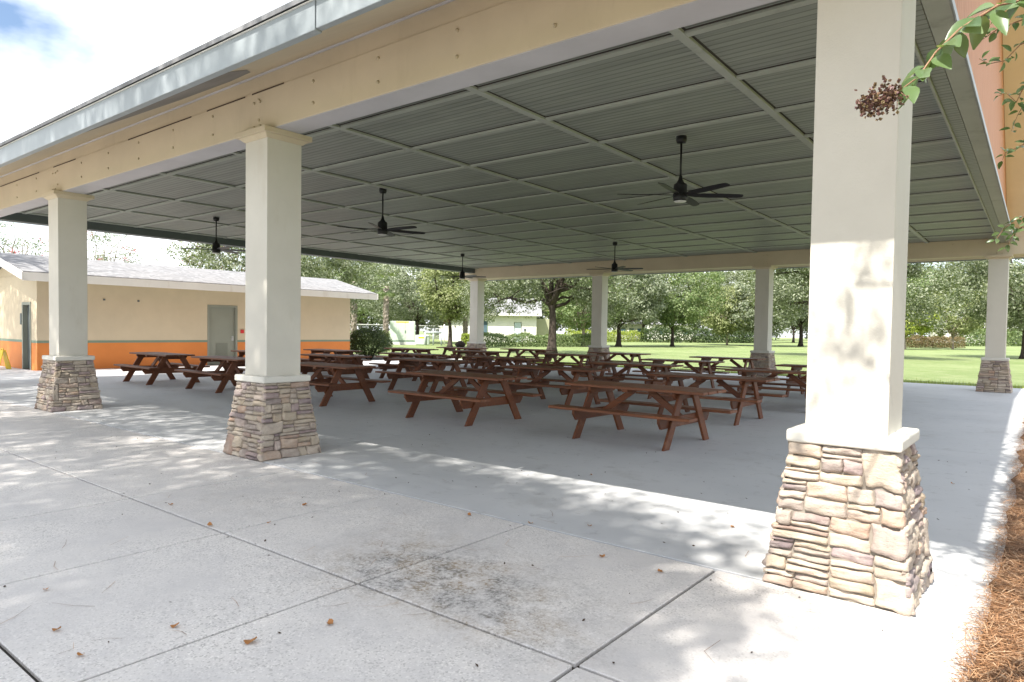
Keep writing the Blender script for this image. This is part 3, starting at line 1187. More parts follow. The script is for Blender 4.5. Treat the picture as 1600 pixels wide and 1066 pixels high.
def crown_points(rg, ells, ncl, lpc, cr, shell=0.5, flat=0.7):
    E = np.array(ells, float)
    wts = E[:, 3] * E[:, 4] * E[:, 5]
    pick = rg.choice(len(E), ncl, p=wts / wts.sum())
    d = unit(rg.normal(size=(ncl, 3)))
    rad = shell + (1 - shell) * rg.uniform(0, 1, (ncl, 1)) ** 0.6
    cc = E[pick, :3] + d * rad * E[pick, 3:6]
    crs = cr * rg.uniform(0.55, 1.35, ncl)
    idx = np.repeat(np.arange(ncl), lpc)
    off = rg.normal(size=(len(idx), 3))
    rr_ = np.linalg.norm(off, axis=1, keepdims=True)
    off = off / np.maximum(rr_, 1e-6) * np.minimum(rr_, 1.9) * 0.55
    off[:, 2] *= flat
    pts = cc[idx] + off * crs[idx][:, None]
    nr = unit(off * 1.0 + d[idx] * 0.5 + np.array([0, 0, 0.7]) + rg.normal(size=(len(idx), 3)) * 0.7)
    return pts, nr, cc


def trunk_mesh(rg, h, r, targets, base_h=None, nlimb=9, lean=(0, 0), n=9, fork=None):
    mb = MB()
    fork = fork or h
    pts, rad = [], []
    ks = 9
    for i in range(ks):
        f = i / (ks - 1)
        pts.append((lean[0] * f + 0.05 * math.sin(3 * f + 1) * r * 6 * f, lean[1] * f + 0.04 * math.sin(4 * f) * r * 6 * f, -0.08 + f * (h + 0.08)))
        flare = 1 + 0.55 * math.exp(-f * 12)
        rad.append(r * flare * (1 - 0.42 * f))
    mb.tube(pts, rad, n)
    top = Vector(pts[-1])
    if len(targets):
        sel = targets[rg.choice(len(targets), min(nlimb, len(targets)), replace=False)]
        for tg in sel:
            tg = Vector(tg)
            hf = rg.uniform(0.72, 1.0)
            st = Vector(pts[0]).lerp(top, hf)
            ps, rd = [], []
            r0 = r * rg.uniform(0.30, 0.55)
            kick = Vector((rg.normal() * 0.1, rg.normal() * 0.1, 0.12)) * (tg - st).length
            for j in range(7):
                f = j / 6
                p = st.lerp(tg, f) + kick * math.sin(f * math.pi) + Vector((rg.normal(), rg.normal(), rg.normal())) * 0.035 * (tg - st).length * (1 if 0 < j < 6 else 0)
                ps.append(p)
                rd.append(max(0.012, r0 * (1 - f) ** 0.8 + 0.012))
            mb.tube(ps, rd, 6)
            for q in range(3):
                f = rg.uniform(0.4, 0.8)
                s2 = ps[int(f * 6)]
                t2 = s2 + Vector((rg.normal(), rg.normal(), rg.normal() * 0.6 + 0.2)) * 0.28 * (tg - st).length
                mb.tube([s2, s2.lerp(t2, 0.5) + Vector((0, 0, 0.08)), t2], [rd[int(f * 6)] * 0.6, rd[int(f * 6)] * 0.4, 0.01], 5)
    return mb


def tree(name, label, loc, h, r, ells, ncl, lpc, cr, leaf, mat, seed, bark='bark', shell=0.5, nlimb=9, group=None, cat='tree', asp=0.5, flat=0.7, lean=(0, 0), extra=None):
    rg = np.random.default_rng(seed)
    t = empty(name, loc)
    tag(t, label, cat, group)
    if group == BG:
        ells = [(a, b, c * 1.06, d * 1.28, e * 1.28, f * 1.22) for (a, b, c, d, e, f) in ells]
        ncl = int(ncl * 1.45)
    pts, nr, cc = crown_points(rg, ells, ncl, lpc, cr, shell, flat)
    trunk_mesh(rg, h, r, cc, nlimb=nlimb, lean=lean).build('trunk', M[bark], t)
    raw_mesh('crown', leaf_quads(rg, pts, nr, leaf, asp), None, 4, M[mat], t)
    if extra:
        k, size, em = extra
        sel = cc[rg.choice(len(cc), k, replace=False)]
        ctr = sel.mean(0)
        p2 = np.repeat(sel + unit(sel - ctr) * cr * 0.6, 40, 0) + rg.normal(size=(k * 40, 3)) * size
        raw_mesh('flowers', leaf_quads(rg, p2, unit(rg.normal(size=(k * 40, 3))), 0.09, 0.8), None, 4, M[em], t)
    return t


BG = 'trees across the lawn'
# the big oak beyond the far columns
tree('oak_tree', 'broad oak with thick forked trunk standing alone on the lawn behind the tables', (-25.2, 32.6, 0), 4.0, 0.30,
     [(-2.8, -1.6, 4.2, 3.0, 2.8, 1.8), (2.4, 1.7, 4.6, 2.9, 2.9, 1.9), (0, 0, 7.0, 4.6, 4.6, 2.4), (-3.7, -2.5, 2.9, 1.6, 1.5, 1.0), (2.6, 1.9, 3.4, 1.6, 1.5, 0.8)], 270, 130, 0.75, 0.16, 'leaf_oak', 101, nlimb=14, shell=0.35)
tree('oak_tree', 'wide oak with low drooping limbs, its trunk hidden behind the sunlit front column', (-10.4, 47.0, 0), 3.4, 0.42,
     [(-3.6, 0, 5.4, 3.4, 3.2, 2.6), (3.4, 0.6, 4.7, 3.6, 3.4, 2.7), (5.4, 0.3, 3.1, 2.1, 2.0, 1.6), (0, 0, 8.0, 5.4, 5.0, 3.2), (-4.4, 0.5, 3.6, 1.5, 1.5, 0.9)], 300, 130, 0.85, 0.19, 'leaf_oak', 102, nlimb=16, shell=0.35)
tree('oak_tree', 'bushy oak with slim dark trunk beside the pale utility cabinet', (*at_depth(652, 520, 72).xy, 0), 2.5, 0.21,
     [(0, 0, 5.9, 5.2, 5.2, 3.6), (-2.2, -2.2, 4.4, 3.1, 3.1, 2.2), (2.4, 2.0, 4.4, 3.1, 3.1, 2.2)], 260, 115, 0.85, 0.22, 'leaf_pale', 103, nlimb=10, group=BG)
tree('oak_tree', 'dense green oak rising behind the far end of the restroom roof', (-41.5, 22.5, 0), 2.4, 0.25,
     [(0, 0, 5.6, 5.0, 5.0, 3.4), (2.5, 2.5, 4.2, 3, 3, 2.2)], 230, 110, 0.8, 0.19, 'leaf_oak', 104, group=BG)
tree('oak_tree', 'yellow-green oak filling the gap left of the leftmost far column', (*at_depth(703, 520, 57).xy, 0), 2.3, 0.2,
     [(0, 0, 5.0, 2.0, 2.0, 2.6), (0.3, -0.3, 3.4, 1.5, 1.5, 1.2)], 90, 100, 0.8, 0.22, 'leaf_yellow', 105, group=BG)
tree('lawn_tree', 'small green tree with leaning grey trunk right of the big oak', (-35.4, 52.5, 0), 2.2, 0.2,
     [(0, 0, 4.6, 3.1, 3.1, 2.6)], 120, 90, 0.75, 0.22, 'leaf_mid', 106, bark='bark_pale', group=BG)
tree('lawn_tree', 'pale silvery tree with straight dark trunk right of the middle far column', (-33.9, 56.8, 0), 2.5, 0.27,
     [(0, 0, 5.8, 3.8, 3.8, 3.4), (1.5, 1, 4.0, 2.2, 2.2, 1.5)], 170, 100, 0.8, 0.24, 'leaf_pale', 107, group=BG)
tree('lawn_tree', 'rounded deep green tree on the lawn between two far columns', (-31.4, 64.0, 0), 2.4, 0.2,
     [(0, 0, 5.8, 4.2, 4.2, 3.5), (0, 0, 3.6, 3.0, 3.0, 1.2)], 170, 100, 0.85, 0.25, 'leaf_mid', 108, group=BG)
tree('lawn_tree', 'thin grey-trunked tree far across the lawn beside the sunlit column', (-24.0, 85.0, 0), 3.2, 0.27,
     [(0, 0, 6.4, 4.0, 4.0, 3.2)], 130, 90, 0.9, 0.30, 'leaf_pale', 109, group=BG)
tree('lawn_tree', 'young yellow-green tree at the far lawn edge, left of the third far column', (-31.5, 80.0, 0), 1.8, 0.13,
     [(0, 0, 4.2, 3.6, 3.6, 2.6)], 120, 90, 0.9, 0.30, 'leaf_yellow', 110, bark='bark_pale', group=BG)
tree('lawn_tree', 'young grey-green tree at the far lawn edge among low shrubs', (-27.0, 79.0, 0), 1.8, 0.13,
     [(0, 0, 4.6, 3.2, 3.2, 3.0)], 120, 90, 0.9, 0.30, 'leaf_pale', 111, bark='bark_pale', group=BG)
tree('oak_tree', 'leafy oak cut off at the frame edge beyond the rightmost far column', (-0.8, 58.0, 0), 2.8, 0.24,
     [(0, 0, 5.6, 4.2, 4.2, 3.3), (-1, 0, 3.6, 2.6, 2.6, 1.4)], 190, 110, 0.85, 0.21, 'leaf_oak', 112, group=BG)
tree('crape_myrtle', 'small lime crape myrtle with several pinkish stems beside the reddish shrubs', (-12.4, 84.0, 0), 1.6, 0.12,
     [(0, 0, 3.1, 2.6, 2.6, 1.4)], 90, 80, 0.7, 0.26, 'leaf_lime', 113, bark='bark_pale', nlimb=12, group=BG)
tree('crape_myrtle', 'small yellowing crape myrtle just left of the rightmost far column', (-8.6, 92.0, 0), 1.7, 0.11,
     [(0, 0, 4.2, 3.0, 3.0, 2.3)], 90, 80, 0.8, 0.28, 'leaf_yellow', 114, bark='bark_pale', nlimb=12, group=BG)
for k, (px, D, mt, rad_, top, lb) in enumerate((
        (565, 92, 'leaf_mid', 5.5, 11, 'tall mid-green tree behind the palm at the restroom corner'),
        (690, 96, 'leaf_pale', 5.5, 10.5, 'tall pale tree behind the red awning'),
        (795, 96, 'leaf_oak', 6.0, 11.5, 'large tree rising behind the pale house roof'),
        (905, 92, 'leaf_mid', 5.0, 10.5, 'mid-green tree behind the leaning grey trunk'),
        (1005, 100, 'leaf_oak', 5.6, 11.5, 'tall tree behind the lime hedge'),
        (1085, 100, 'leaf_pale', 5.4, 11.5, 'pale tall tree above the far dark hedge, left one'),
        (1160, 98, 'leaf_lime', 4.6, 7.5, 'lime-green young tree near the third far column'),
        (1155, 112, 'leaf_oak', 5.6, 13, 'dark tall tree above the far dark hedge, right one'),
        (1240, 108, 'leaf_mid', 5.6, 13, 'mid-green tree far across the lawn between column and sunlit pillar'),
        (1440, 112, 'leaf_mid', 6.0, 14, 'tall mid-green tree behind the reddish shrub row'),
        (1540, 120, 'leaf_yellow', 5.5, 13, 'yellow-green tree behind the rightmost far column'))):
    D += 12
    p = at_depth(px, 520, D)
    tree('lawn_tree', lb, (p.x, p.y, 0), 2.6, 0.22, [(0, 0, top * 0.58, rad_ / 1.28, rad_ / 1.28, top * 0.40 / 1.22)], 110, 80, 1.1, 0.34, mt, 140 + k, group=BG)
# flowering crape myrtles behind the restroom
for k, (px, D, lb, top) in enumerate(((30, 44, 'airy crape myrtle with pink flowers behind the left end of the restroom roof', 345),
                                      (165, 46, 'airy crape myrtle with pink flowers just right of the left front column', 352),
                                      (345, 48, 'airy crape myrtle with pink flowers behind the fan by the centre column', 368))):
    p = at_depth(px, 520, D)
    zt = at_depth(px, top, D).z
    tree('crape_myrtle', lb, (p.x, p.y, 0), 2.2, 0.11, [(0, 0, zt - 2.0, 2.6, 2.6, 1.9), (0.6, 0.6, zt - 3.2, 2.2, 2.2, 1.6)], 75, 34, 0.6, 0.15, 'leaf_pale', 120 + k,
         bark='bark_pale', nlimb=26, group='flowering crape myrtles behind the restroom', extra=(9, 0.15, 'flower'), shell=0.3)

# palms: trunks with boots, fronds up in the canopy
def palm(px, py, D, lb, seed, h=5.5):
    p = at_depth(px, py, D)
    rg = np.random.default_rng(seed)
    t = empty('cabbage_palm', (p.x, p.y, 0))
    tag(t, lb, 'palm', 'palms behind the pavilion')
    mb = MB()
    mb.tube([(0, 0, -0.1), (0.03, 0, h * 0.5), (0, 0.02, h)], [0.21, 0.19, 0.2], 12)
    for k in range(90):
        z = 0.2 + k * (h - 0.4) / 90
        a = k * 2.4
        d = Vector((math.cos(a), math.sin(a), 0))
        s = Vector((-math.sin(a), math.cos(a), 0))
        for e in (-1, 1):
            mb.bar(d * 0.19 + s * 0.12 * e + Vector((0, 0, z)), d * 0.30 + Vector((0, 0, z + 0.26)), 0.06, 0.03)
    mb.build('trunk', M['palm_bark'], t)
    V = []
    for k in range(26):
        a = rg.uniform(0, 6.28)
        el = rg.uniform(-0.7, 1.1)
        d = np.array([math.cos(a) * math.cos(el), math.sin(a) * math.cos(el), math.sin(el)])
        tip = np.array([0, 0, h]) + d * 1.1
        sd_ = np.array([-math.sin(a), math.cos(a), 0])
        for q in range(22):
            th = -1.2 + 2.4 * q / 21
            dd = d * math.cos(th) + sd_ * math.sin(th) + np.array([0, 0, -0.25])
            e = tip + dd * rg.uniform(0.6, 0.9)
            w_ = np.cross(dd, [0.2, 0.1, 1]) * 0.025
            V += [tip - w_ * 0.4, (tip + e) / 2 + w_, e, (tip + e) / 2 - w_]
    raw_mesh('fronds', np.array(V), None, 4, M['leaf_mid'], t)


palm(603, 520, 66, 'cabbage palm with criss-cross trunk left of the utility cabinet', 5)
palm(553, 515, 60, 'cabbage palm half hidden behind the round bush at the restroom corner', 6)
palm(727, 515, 72, 'cabbage palm with rough trunk beside the leftmost far column', 7, 5.0)


# ------------------------------------------------------------------ hedges and bushes
def hedge(name, label, x0, y0, x1, y1, wd, h, n, leaf, mat, seed, cat='hedge', group=None, lump=0.12):
    rg = np.random.default_rng(seed)
    a, b = np.array([x0, y0, 0.0]), np.array([x1, y1, 0.0])
    L = np.linalg.norm(b - a)
    d = (b - a) / L
    s = np.array([-d[1], d[0], 0])
    t = rg.uniform(0, L, n)
    q = rg.uniform(-1, 1, n)
    zz = rg.uniform(0.02, 1, n)
    face = rg.integers(0, 3, n)
    q = np.where(face == 0, np.sign(q) * rg.uniform(0.8, 1, n), q)
    zz = np.where(face == 1, rg.uniform(0.85, 1.0, n), zz)
    hh = h * (1 + lump * np.sin(t * 1.7 + seed) + lump * 0.7 * np.sin(t * 4.1))
    round_ = np.sqrt(np.maximum(0.05, 1 - 0.5 * np.maximum(0, zz - 0.5) ** 2 * 4))
    endr = np.minimum(1, np.minimum(t, L - t) / (0.4 * wd) + 0.35)
    P_ = a + d * t[:, None] + s * (q * wd / 2 * round_ * endr)[:, None] + np.array([0, 0, 1]) * (zz * hh * np.minimum(1, endr + 0.25))[:, None]
    P_ += rg.normal(size=(n, 3)) * 0.05 * h
    P_[:, 2] = np.maximum(P_[:, 2], 0.02)
    N_ = unit(s * q[:, None] + np.array([0, 0, 1]) * (zz[:, None]) + rg.normal(size=(n, 3)) * 0.6)
    o = empty(name, ((x0 + x1) / 2, (y0 + y1) / 2, 0))
    tag(o, label, cat, group)
    loc = np.array([(x0 + x1) / 2, (y0 + y1) / 2, 0])
    raw_mesh('foliage', leaf_quads(rg, P_ - loc, N_, leaf, 0.6), None, 4, M[mat], o)
    mb = MB()
    k = max(2, int(L / 0.8))
    for i in range(k):
        p = a + d * (L * (i + 0.5) / k) - loc
        p2 = p + s * rg.uniform(-0.2, 0.2) * wd
        mb.tube([(p[0], p[1], -0.05), (p2[0], p2[1], h * 0.75)], [0.03, 0.012], 5)
    # dark twiggy core so that the hedge reads as solid
    mb.build('stems', M['bark'], o)
    return o


def seg_px(pa, pb):
    A_, B_ = on_z(*pa), on_z(*pb)
    return A_.x, A_.y, B_.x, B_.y


hedge('clipped_hedge', 'long clipped green hedge along the pale house behind the big oak', *seg_px((752, 541.5), (935, 541.0)), 1.3, 1.05, 15000, 0.13, 'leaf_mid', 201)
hedge('clipped_hedge', 'bright lime hedge between two lawn trees', *seg_px((885, 534.5), (1002, 534.0)), 1.6, 1.45, 9000, 0.17, 'leaf_lime', 202)
hedge('lime_bush', 'small lime bush left of the leftmost far column base', *seg_px((722, 537.5), (744, 537.5)), 1.2, 0.9, 2500, 0.13, 'leaf_lime', 203, cat='bush')
hedge('dark_hedge', 'far dark hedge under the tree line across the lawn', *seg_px((1003, 534.5), (1178, 536.0)), 2.2, 1.9, 9000, 0.26, 'leaf_dark', 204)
hedge('shrub_row', 'reddish clipped shrub row right of the sunlit column', *seg_px((1414, 543.0), (1502, 543.5)), 1.8, 1.35, 9000, 0.16, 'leaf_red', 205, cat='shrub')
hedge('far_hedge', 'green hedge strip before the far pale roof beside the rightmost column', *seg_px((1500, 540.5), (1640, 540.5)), 2.5, 2.6, 9000, 0.34, 'leaf_mid', 206)

# round bush at the restroom corner
def round_bush(name, label, loc, r, h, n, leaf, mat, seed):
    rg = np.random.default_rng(seed)
    o = empty(name, loc)
    tag(o, label, 'bush')
    d = unit(rg.normal(size=(n, 3)))
    d[:, 2] = np.abs(d[:, 2]) * rg.choice([1, 1, 1, -0.55], n)
    rad = rg.uniform(0.75, 1.0, (n, 1)) * (1 + 0.07 * np.sin(d[:, :1] * 7) + 0.06 * np.sin(d[:, 1:2] * 9 + 1))
    P_ = d * rad * np.array([r, r, h * 0.6]) + np.array([0, 0, h * 0.42])
    P_[:, 2] = np.maximum(P_[:, 2], 0.02)
    raw_mesh('foliage', leaf_quads(rg, P_, unit(d + rg.normal(size=(n, 3)) * 0.55), leaf, 0.6), None, 4, M[mat], o)
    mb = MB()
    for k in range(10):
        a = rg.uniform(0, 6.28)
        mb.tube([(0.1 * math.cos(a), 0.1 * math.sin(a), -0.05), (0.6 * r * math.cos(a), 0.6 * r * math.sin(a), h * 0.7)], [0.03, 0.01], 5)
    mb.build('stems', M['bark'], o)


round_bush('round_bush', 'dense dark green round bush at the far corner of the restroom', (-25.35, 17.3, 0), 1.15, 1.55, 11000, 0.075, 'leaf_dark', 301)

# ------------------------------------------------------------------ things behind the lawn
p = on_z(629, 538.0)
cab = empty('utility_cabinet', (p.x, p.y, 0), YAW + R(8))
tag(cab, 'pale green metal utility cabinet with yellow warning strip on the lawn', 'utility cabinet')
b = MB()
b.box(-1.15, -0.6, 0.18, 1.15, 0.6, 2.15)
cb = b.build('housing', M['box_green'], cab, 0.03, 2)
b = MB()
b.box(-1.25, -0.7, -0.05, 1.25, 0.7, 0.178)
b.build('pad', M['patio'], cab, 0.02, 1)
b = MB()
b.box(-0.65, -0.622, 0.40, 0.235, -0.602, 2.0)
b.box(0.265, -0.622, 0.40, 1.08, -0.602, 2.0)
b.build('door', M['box_green'], cab, 0.008, 1)
b = MB()
b.box(-0.6, -0.634, 2.02, 0.55, -0.606, 2.12)
b.build('warning_strip', M['yellow_label'], cab)
b = MB()
b.box(0.20, -0.645, 1.05, 0.24, -0.623, 1.3)
b.box(0.27, -0.645, 1.05, 0.31, -0.623, 1.3)
b.build('handle', M['box_dark'], cab)
b = MB()
b.box(-1.12, -0.612, 0.25, 1.12, -0.603, 0.36)
b.build('vent_strip', M['box_dark'], cab)

p = on_z(660, 538.5)
cab2 = empty('utility_box', (p.x, p.y, 0), YAW)
tag(cab2, 'low pale green utility box right of the slim oak trunk', 'utility box')
b = MB()
b.prism([(-0.45, 0.0), (0.45, 0.0), (0.45, 0.75), (-0.15, 0.9), (-0.45, 0.75)], -0.62, 0.62, 'x')
b.build('housing', M['box_green'], cab2, 0.02, 1)
b = MB()
b.box(-0.3, -0.47, 0.6, 0.3, -0.452, 0.74)
b.build('warning_strip', M['yellow_label'], cab2)

p = on_z(677, 539)
bf = empty('backflow_valve', (p.x, p.y, 0), YAW)
tag(bf, 'grey and white backflow pipe assembly standing in the grass', 'pipework')
b = MB()
for x in (-0.75, 0.0, 0.75):
    b.tube([(x, 0, -0.1), (x, 0, 1.5 if x == 0 else 1.2)], 0.08, 8)
b.tube([(-0.75, 0, 1.15), (0.75, 0, 1.15)], 0.11, 8)
b.build('pipe', M['pipe'], bf)
b = MB()
for x in (-0.4, 0.35):
    b.lathe([(0.03, 0.0), (0.22, 0.03), (0.22, 0.07), (0.03, 0.1)], (x, 0, 1.42), 12)
    b.tube([(x, 0, 1.1), (x, 0, 1.45)], 0.05, 8)
b.build('valve_wheel', M['steel'], bf)
b = MB()
b.tube([(1.0, 0, -0.1), (1.0, 0, 1.9)], 0.06, 8)
b.build('marker_post', M['white_trim'], bf)

p = at_depth(600, 545, 48)
bl = empty('bollard', (on_z(600, 546.5).x, on_z(600, 546.5).y, 0))
tag(bl, 'dark grey bollard standing on grass near the restroom bush', 'bollard')
MB().lathe([(0.13, -0.05), (0.13, 0.62), (0.15, 0.63), (0.15, 0.78), (0.09, 0.84)], n=14).build('post', M['dark_trim'], bl)
MB().lathe([(0.2, -0.04), (0.2, 0.03), (0.14, 0.06)], n=14).build('footing', M['floor'], bl)

# white low wall / dumpster screen and red awning far behind
p = at_depth(712, 530, 92)
wl = empty('screen_wall', (p.x, p.y, 0), YAW)
tag(wl, 'white plastered screen wall far behind the leftmost far column', 'wall')
b = MB()
b.box(-2.2, -0.15, -0.1, 2.4, 0.15, 1.75)
b.build('wall', M['plaster'], wl, 0.02, 1)
b = MB()
b.box(-2.28, -0.22, 1.75, 2.48, 0.22, 1.84)
b.build('coping', M['white_trim'], wl, 0.01, 1)
p = at_depth(710, 520, 104)
aw = empty('red_awning', (p.x, p.y, 0), YAW)
tag(aw, 'red framed awning showing above the white screen wall', 'awning')
b = MB()
b.prism([(-1.0, 2.5), (0.9, 3.1), (0.9, 3.25), (-1.0, 2.75)], -1.7, 0.95, 'x')
b.build('canopy', M['red'], aw)
b = MB()
b.box(0.62, -0.9, 0, 0.9, -0.6, 2.6)
b.box(-1.6, -0.9, 0, -1.4, -0.6, 2.6)
b.build('post', M['red'], aw)

# chain link fence
fa_, fb_ = at_depth(545, 520, 78), at_depth(735, 520, 100)
cf = empty('chain_link_fence', ((fa_.x + fb_.x) / 2, (fa_.y + fb_.y) / 2, 0), math.atan2(fb_.y - fa_.y, fb_.x - fa_.x))
tag(cf, 'grey chain link fence with white top rail behind the palms', 'fence')
Lf = (Vector((fb_.x, fb_.y, 0)) - Vector((fa_.x, fa_.y, 0))).length / 2
b = MB()
k = 0
x = -Lf
while x <= Lf:
    po = MB().tube([(x, 0, -0.1), (x, 0, 1.9)], 0.05, 6).build('post', M['steel'], cf)
    x += 3.0
MB().tube([(-Lf, 0, 1.85), (Lf, 0, 1.85)], 0.04, 6).build('rail', M['white_trim'], cf)
b = MB()
x = -Lf
while x < Lf - 1.8:
    b.bar((x, 0, 0.02), (x + 1.8, 0, 1.84), 0.012, 0.012)
    b.bar((x + 1.8, 0, 0.02), (x, 0, 1.84), 0.012, 0.012)
    x += 0.22
b.build('mesh_wire', M['steel'], cf)

# boulder by the leftmost far column
p = on_z(719, 541.5)
rg = np.random.default_rng(9)
bm_ = bmesh.new()
bmesh.ops.create_icosphere(bm_, subdivisions=3, radius=1.0)
for v in bm_.verts:
    n = v.co.normalized()
    k = 1 + 0.12 * math.sin(3 * n.x + 1) + 0.1 * math.sin(4 * n.y + 2) + 0.05 * math.sin(9 * n.z + 4 * n.x)
    v.co = Vector((n.x * 0.56 * k, n.y * 0.42 * k, max(-0.1, n.z * 0.27 * k + 0.16)))
me = bpy.data.meshes.new('boulder')
bm_.to_mesh(me)
bm_.free()
for q in me.polygons:
    q.use_smooth = True
me.materials.append(M['dirt'])
o = bpy.data.objects.new('boulder', me)
o.location = (p.x, p.y, 0)
col.objects.link(o)
tag(o, 'rounded brown boulder beside the leftmost far column base', 'boulder')

# pale house behind the hedge
D = 84
pa, pb = at_depth(735, 520, D), at_depth(838, 520, D)
hs = empty('pale_house', (pb.x, pb.y, 0), YAW)
tag(hs, 'pale stucco house with grey roof and light blue door behind the hedge', 'house')
s_ = D / FPX
hx = lambda u: (u - 838) * s_
b = MB()
b.box(hx(700), 0, -0.1, hx(803), 5.5, 3.3)
b.box(hx(815), 0, -0.1, hx(838), 5.5, 3.3)
b.box(hx(803), 0, 2.45, hx(815), 5.5, 3.3)
b.build('wall', M['plaster'], hs)
b = MB()
b.box(hx(838) + 0.002, 1.2, -0.1, hx(862), 5.4, 2.9)
b.build('side_wing', M['shaded_wall'], hs)
b = MB()
b.box(hx(803) + 0.06, 0.12, 0, hx(815) - 0.06, 0.2, 2.4)
b.build('door', M['blue_door'], hs)
f = MB()
f.box(hx(752), -0.05, 0.7, hx(762), -0.002, 2.7)
fo = f.build('window', M['stripe'], hs)
f = MB()
f.box(hx(752) + 0.09, -0.07, 0.8, hx(762) - 0.09, -0.052, 2.6)
f.build('pane', M['glass'], fo)
f = MB()
f.box(hx(818.5), -0.05, 1.35, hx(822), -0.002, 1.65)
f.build('sign_plate', M['dark_trim'], hs)
b = MB()
b.prism([(-0.7, 3.25), (3.0, 5.3), (6.2, 3.25), (6.2, 3.4), (3.0, 5.48), (-0.7, 3.4)], hx(690), hx(846), 'x')
hr = b.build('roof', M['shingle'], hs)
b = MB()
b.box(hx(690), -0.76, 3.2, hx(846), -0.705, 3.45)
b.build('eave_fascia', M['white_trim'], hr)

# far houses showing through the trees
def far_house(label, u0, u1, D, zw, zr, mat_w, mat_r):
    p0 = at_depth((u0 + u1) / 2, 520, D)
    t = empty('far_house', (p0.x, p0.y, 0), YAW)
    tag(t, label, 'house')
    wd = (u1 - u0) / 2 * D / FPX
    b = MB()
    b.box(-wd, 0, -0.1, wd, 6, zw)
    b.build('wall', M[mat_w], t)
    b = MB()
    b.prism([(-0.6, zw - 0.05), (3, zr), (6.6, zw - 0.05), (6.6, zw + 0.12), (3, zr + 0.18), (-0.6, zw + 0.12)], -wd - 0.5, wd + 0.5, 'x')
    b.build('roof', M[mat_r], t)
    for k in range(3):
        x = -wd * 0.6 + k * wd * 0.6
        f = MB()
        f.box(x - 0.5, -0.04, 0.9, x + 0.5, -0.002, 2.1)
        w_ = f.build('window', M['white_trim'], t)
        f = MB()
        f.box(x - 0.42, -0.05, 0.98, x + 0.42, -0.042, 2.02)
        f.build('pane', M['glass'], w_)


far_house('white house glimpsed under the trees right of the lime hedge', 1020, 1085, 135, 2.9, 4.6, 'plaster', 'flashing')
far_house('white house with low roof glimpsed beyond the middle far column', 965, 1008, 120, 2.8, 4.4, 'plaster', 'shingle')
far_house('far pale-roofed house behind the hedge at the rightmost far column', 1480, 1570, 150, 3.4, 7.0, 'plaster', 'flashing')
far_house('bright white building at the frame edge beyond the far hedge', 1582, 1640, 160, 3.6, 5.5, 'plaster', 'flashing')

# far tree line: one mass
rg = np.random.default_rng(77)
V = []
ells = []
for u in np.arange(430, 1690, 26):
    D = rg.uniform(150, 175) if u > 900 else rg.uniform(105, 130)
    p = at_depth(u, 520, D)
    hh = rg.uniform(15, 21) if u > 740 else rg.uniform(10, 14)
    ells.append((p.x, p.y, hh * 0.55, rg.uniform(3.5, 6), rg.uniform(3.5, 6), hh * 0.5))
pts, nr, cc = crown_points(rg, ells, 3200, 46, 1.7, 0.6)
o = raw_mesh('treeline', leaf_quads(rg, pts, nr, 0.6, 0.6), None, 4, M['leaf_oak'])
tag(o, 'far mass of mixed trees closing the lawn', 'trees', kind='stuff')

# ------------------------------------------------------------------ pine straw bed on the right
mu = MB()
nx, ny = 10, 60
vs = []
for j in range(ny + 1):
    y = -12 + 34 * j / ny
    for i in range(nx + 1):
        x = XE - 0.03 - 0.0148 * max(y, 0) + (i / nx) ** 1.5 * 4.0
        z = -0.01 + 0.05 * min(1, i / 2.0) + 0.012 * math.sin(3.1 * y + i)
        vs.append((x, y, z))
mu.add(vs, [(j * (nx + 1) + i, j * (nx + 1) + i + 1, (j + 1) * (nx + 1) + i + 1, (j + 1) * (nx + 1) + i) for j in range(ny) for i in range(nx)], True)
tag(mu.build('planting_bed', M['mulch']), kind='structure')


def needles(rg, n, X, Y, Z, L, wd, name, mat, lab, spread=0.35):
    a = rg.uniform(0, 2 * np.pi, n)
    d = np.stack([np.cos(a), np.sin(a), rg.normal(size=n) * 0.10], 1)
    s = np.stack([-np.sin(a), np.cos(a), np.zeros(n)], 1)
    l = rg.uniform(0.6, 1.2, n)[:, None] * L
    c = np.stack([X, Y, Z], 1)
    bend = s * rg.normal(size=(n, 1)) * l * 0.13
    w_ = s * wd
    p0, p1, p2 = c - d * l / 2, c + bend, c + d * l / 2
    v = np.stack([p0 - w_, p0 + w_, p1 + w_, p1 - w_, p1 - w_, p1 + w_, p2 + w_ * 0.5, p2 - w_ * 0.5], 1).reshape(-1, 3)
    v[:, 2] = np.maximum(v[:, 2], 0.003)
    o = raw_mesh(name, v, None, 4, M[mat])
    tag(o, lab, 'pine straw', kind='stuff')


rg = np.random.default_rng(88)
n = 26000
Y = -2.6 + 16 * rg.uniform(0, 1, n) ** 2.2
X = XE - 0.0148 * np.maximum(Y, 0) + rg.gamma(1.6, 0.22, n) - 0.035
X = np.where((Y < -0.1), X - rg.gamma(1.0, 0.022, n), X)
needles(rg, n, X, Y, 0.03 + rg.uniform(0, 0.05, n) * np.clip((X - XE + 0.1) * 6, 0.02, 1), 0.17, 0.0016, 'pine_straw', 'straw', 'orange brown pine straw covering the bed beside the slab')
n = 70
X = rg.uniform(-6, 0.7, n)
Y = rg.uniform(-4.0, 0.3, n)
needles(rg, n, X, Y, np.full(n, 0.004), 0.20, 0.0013, 'needle_litter', 'straw', 'stray pine needles scattered on the patio slabs')
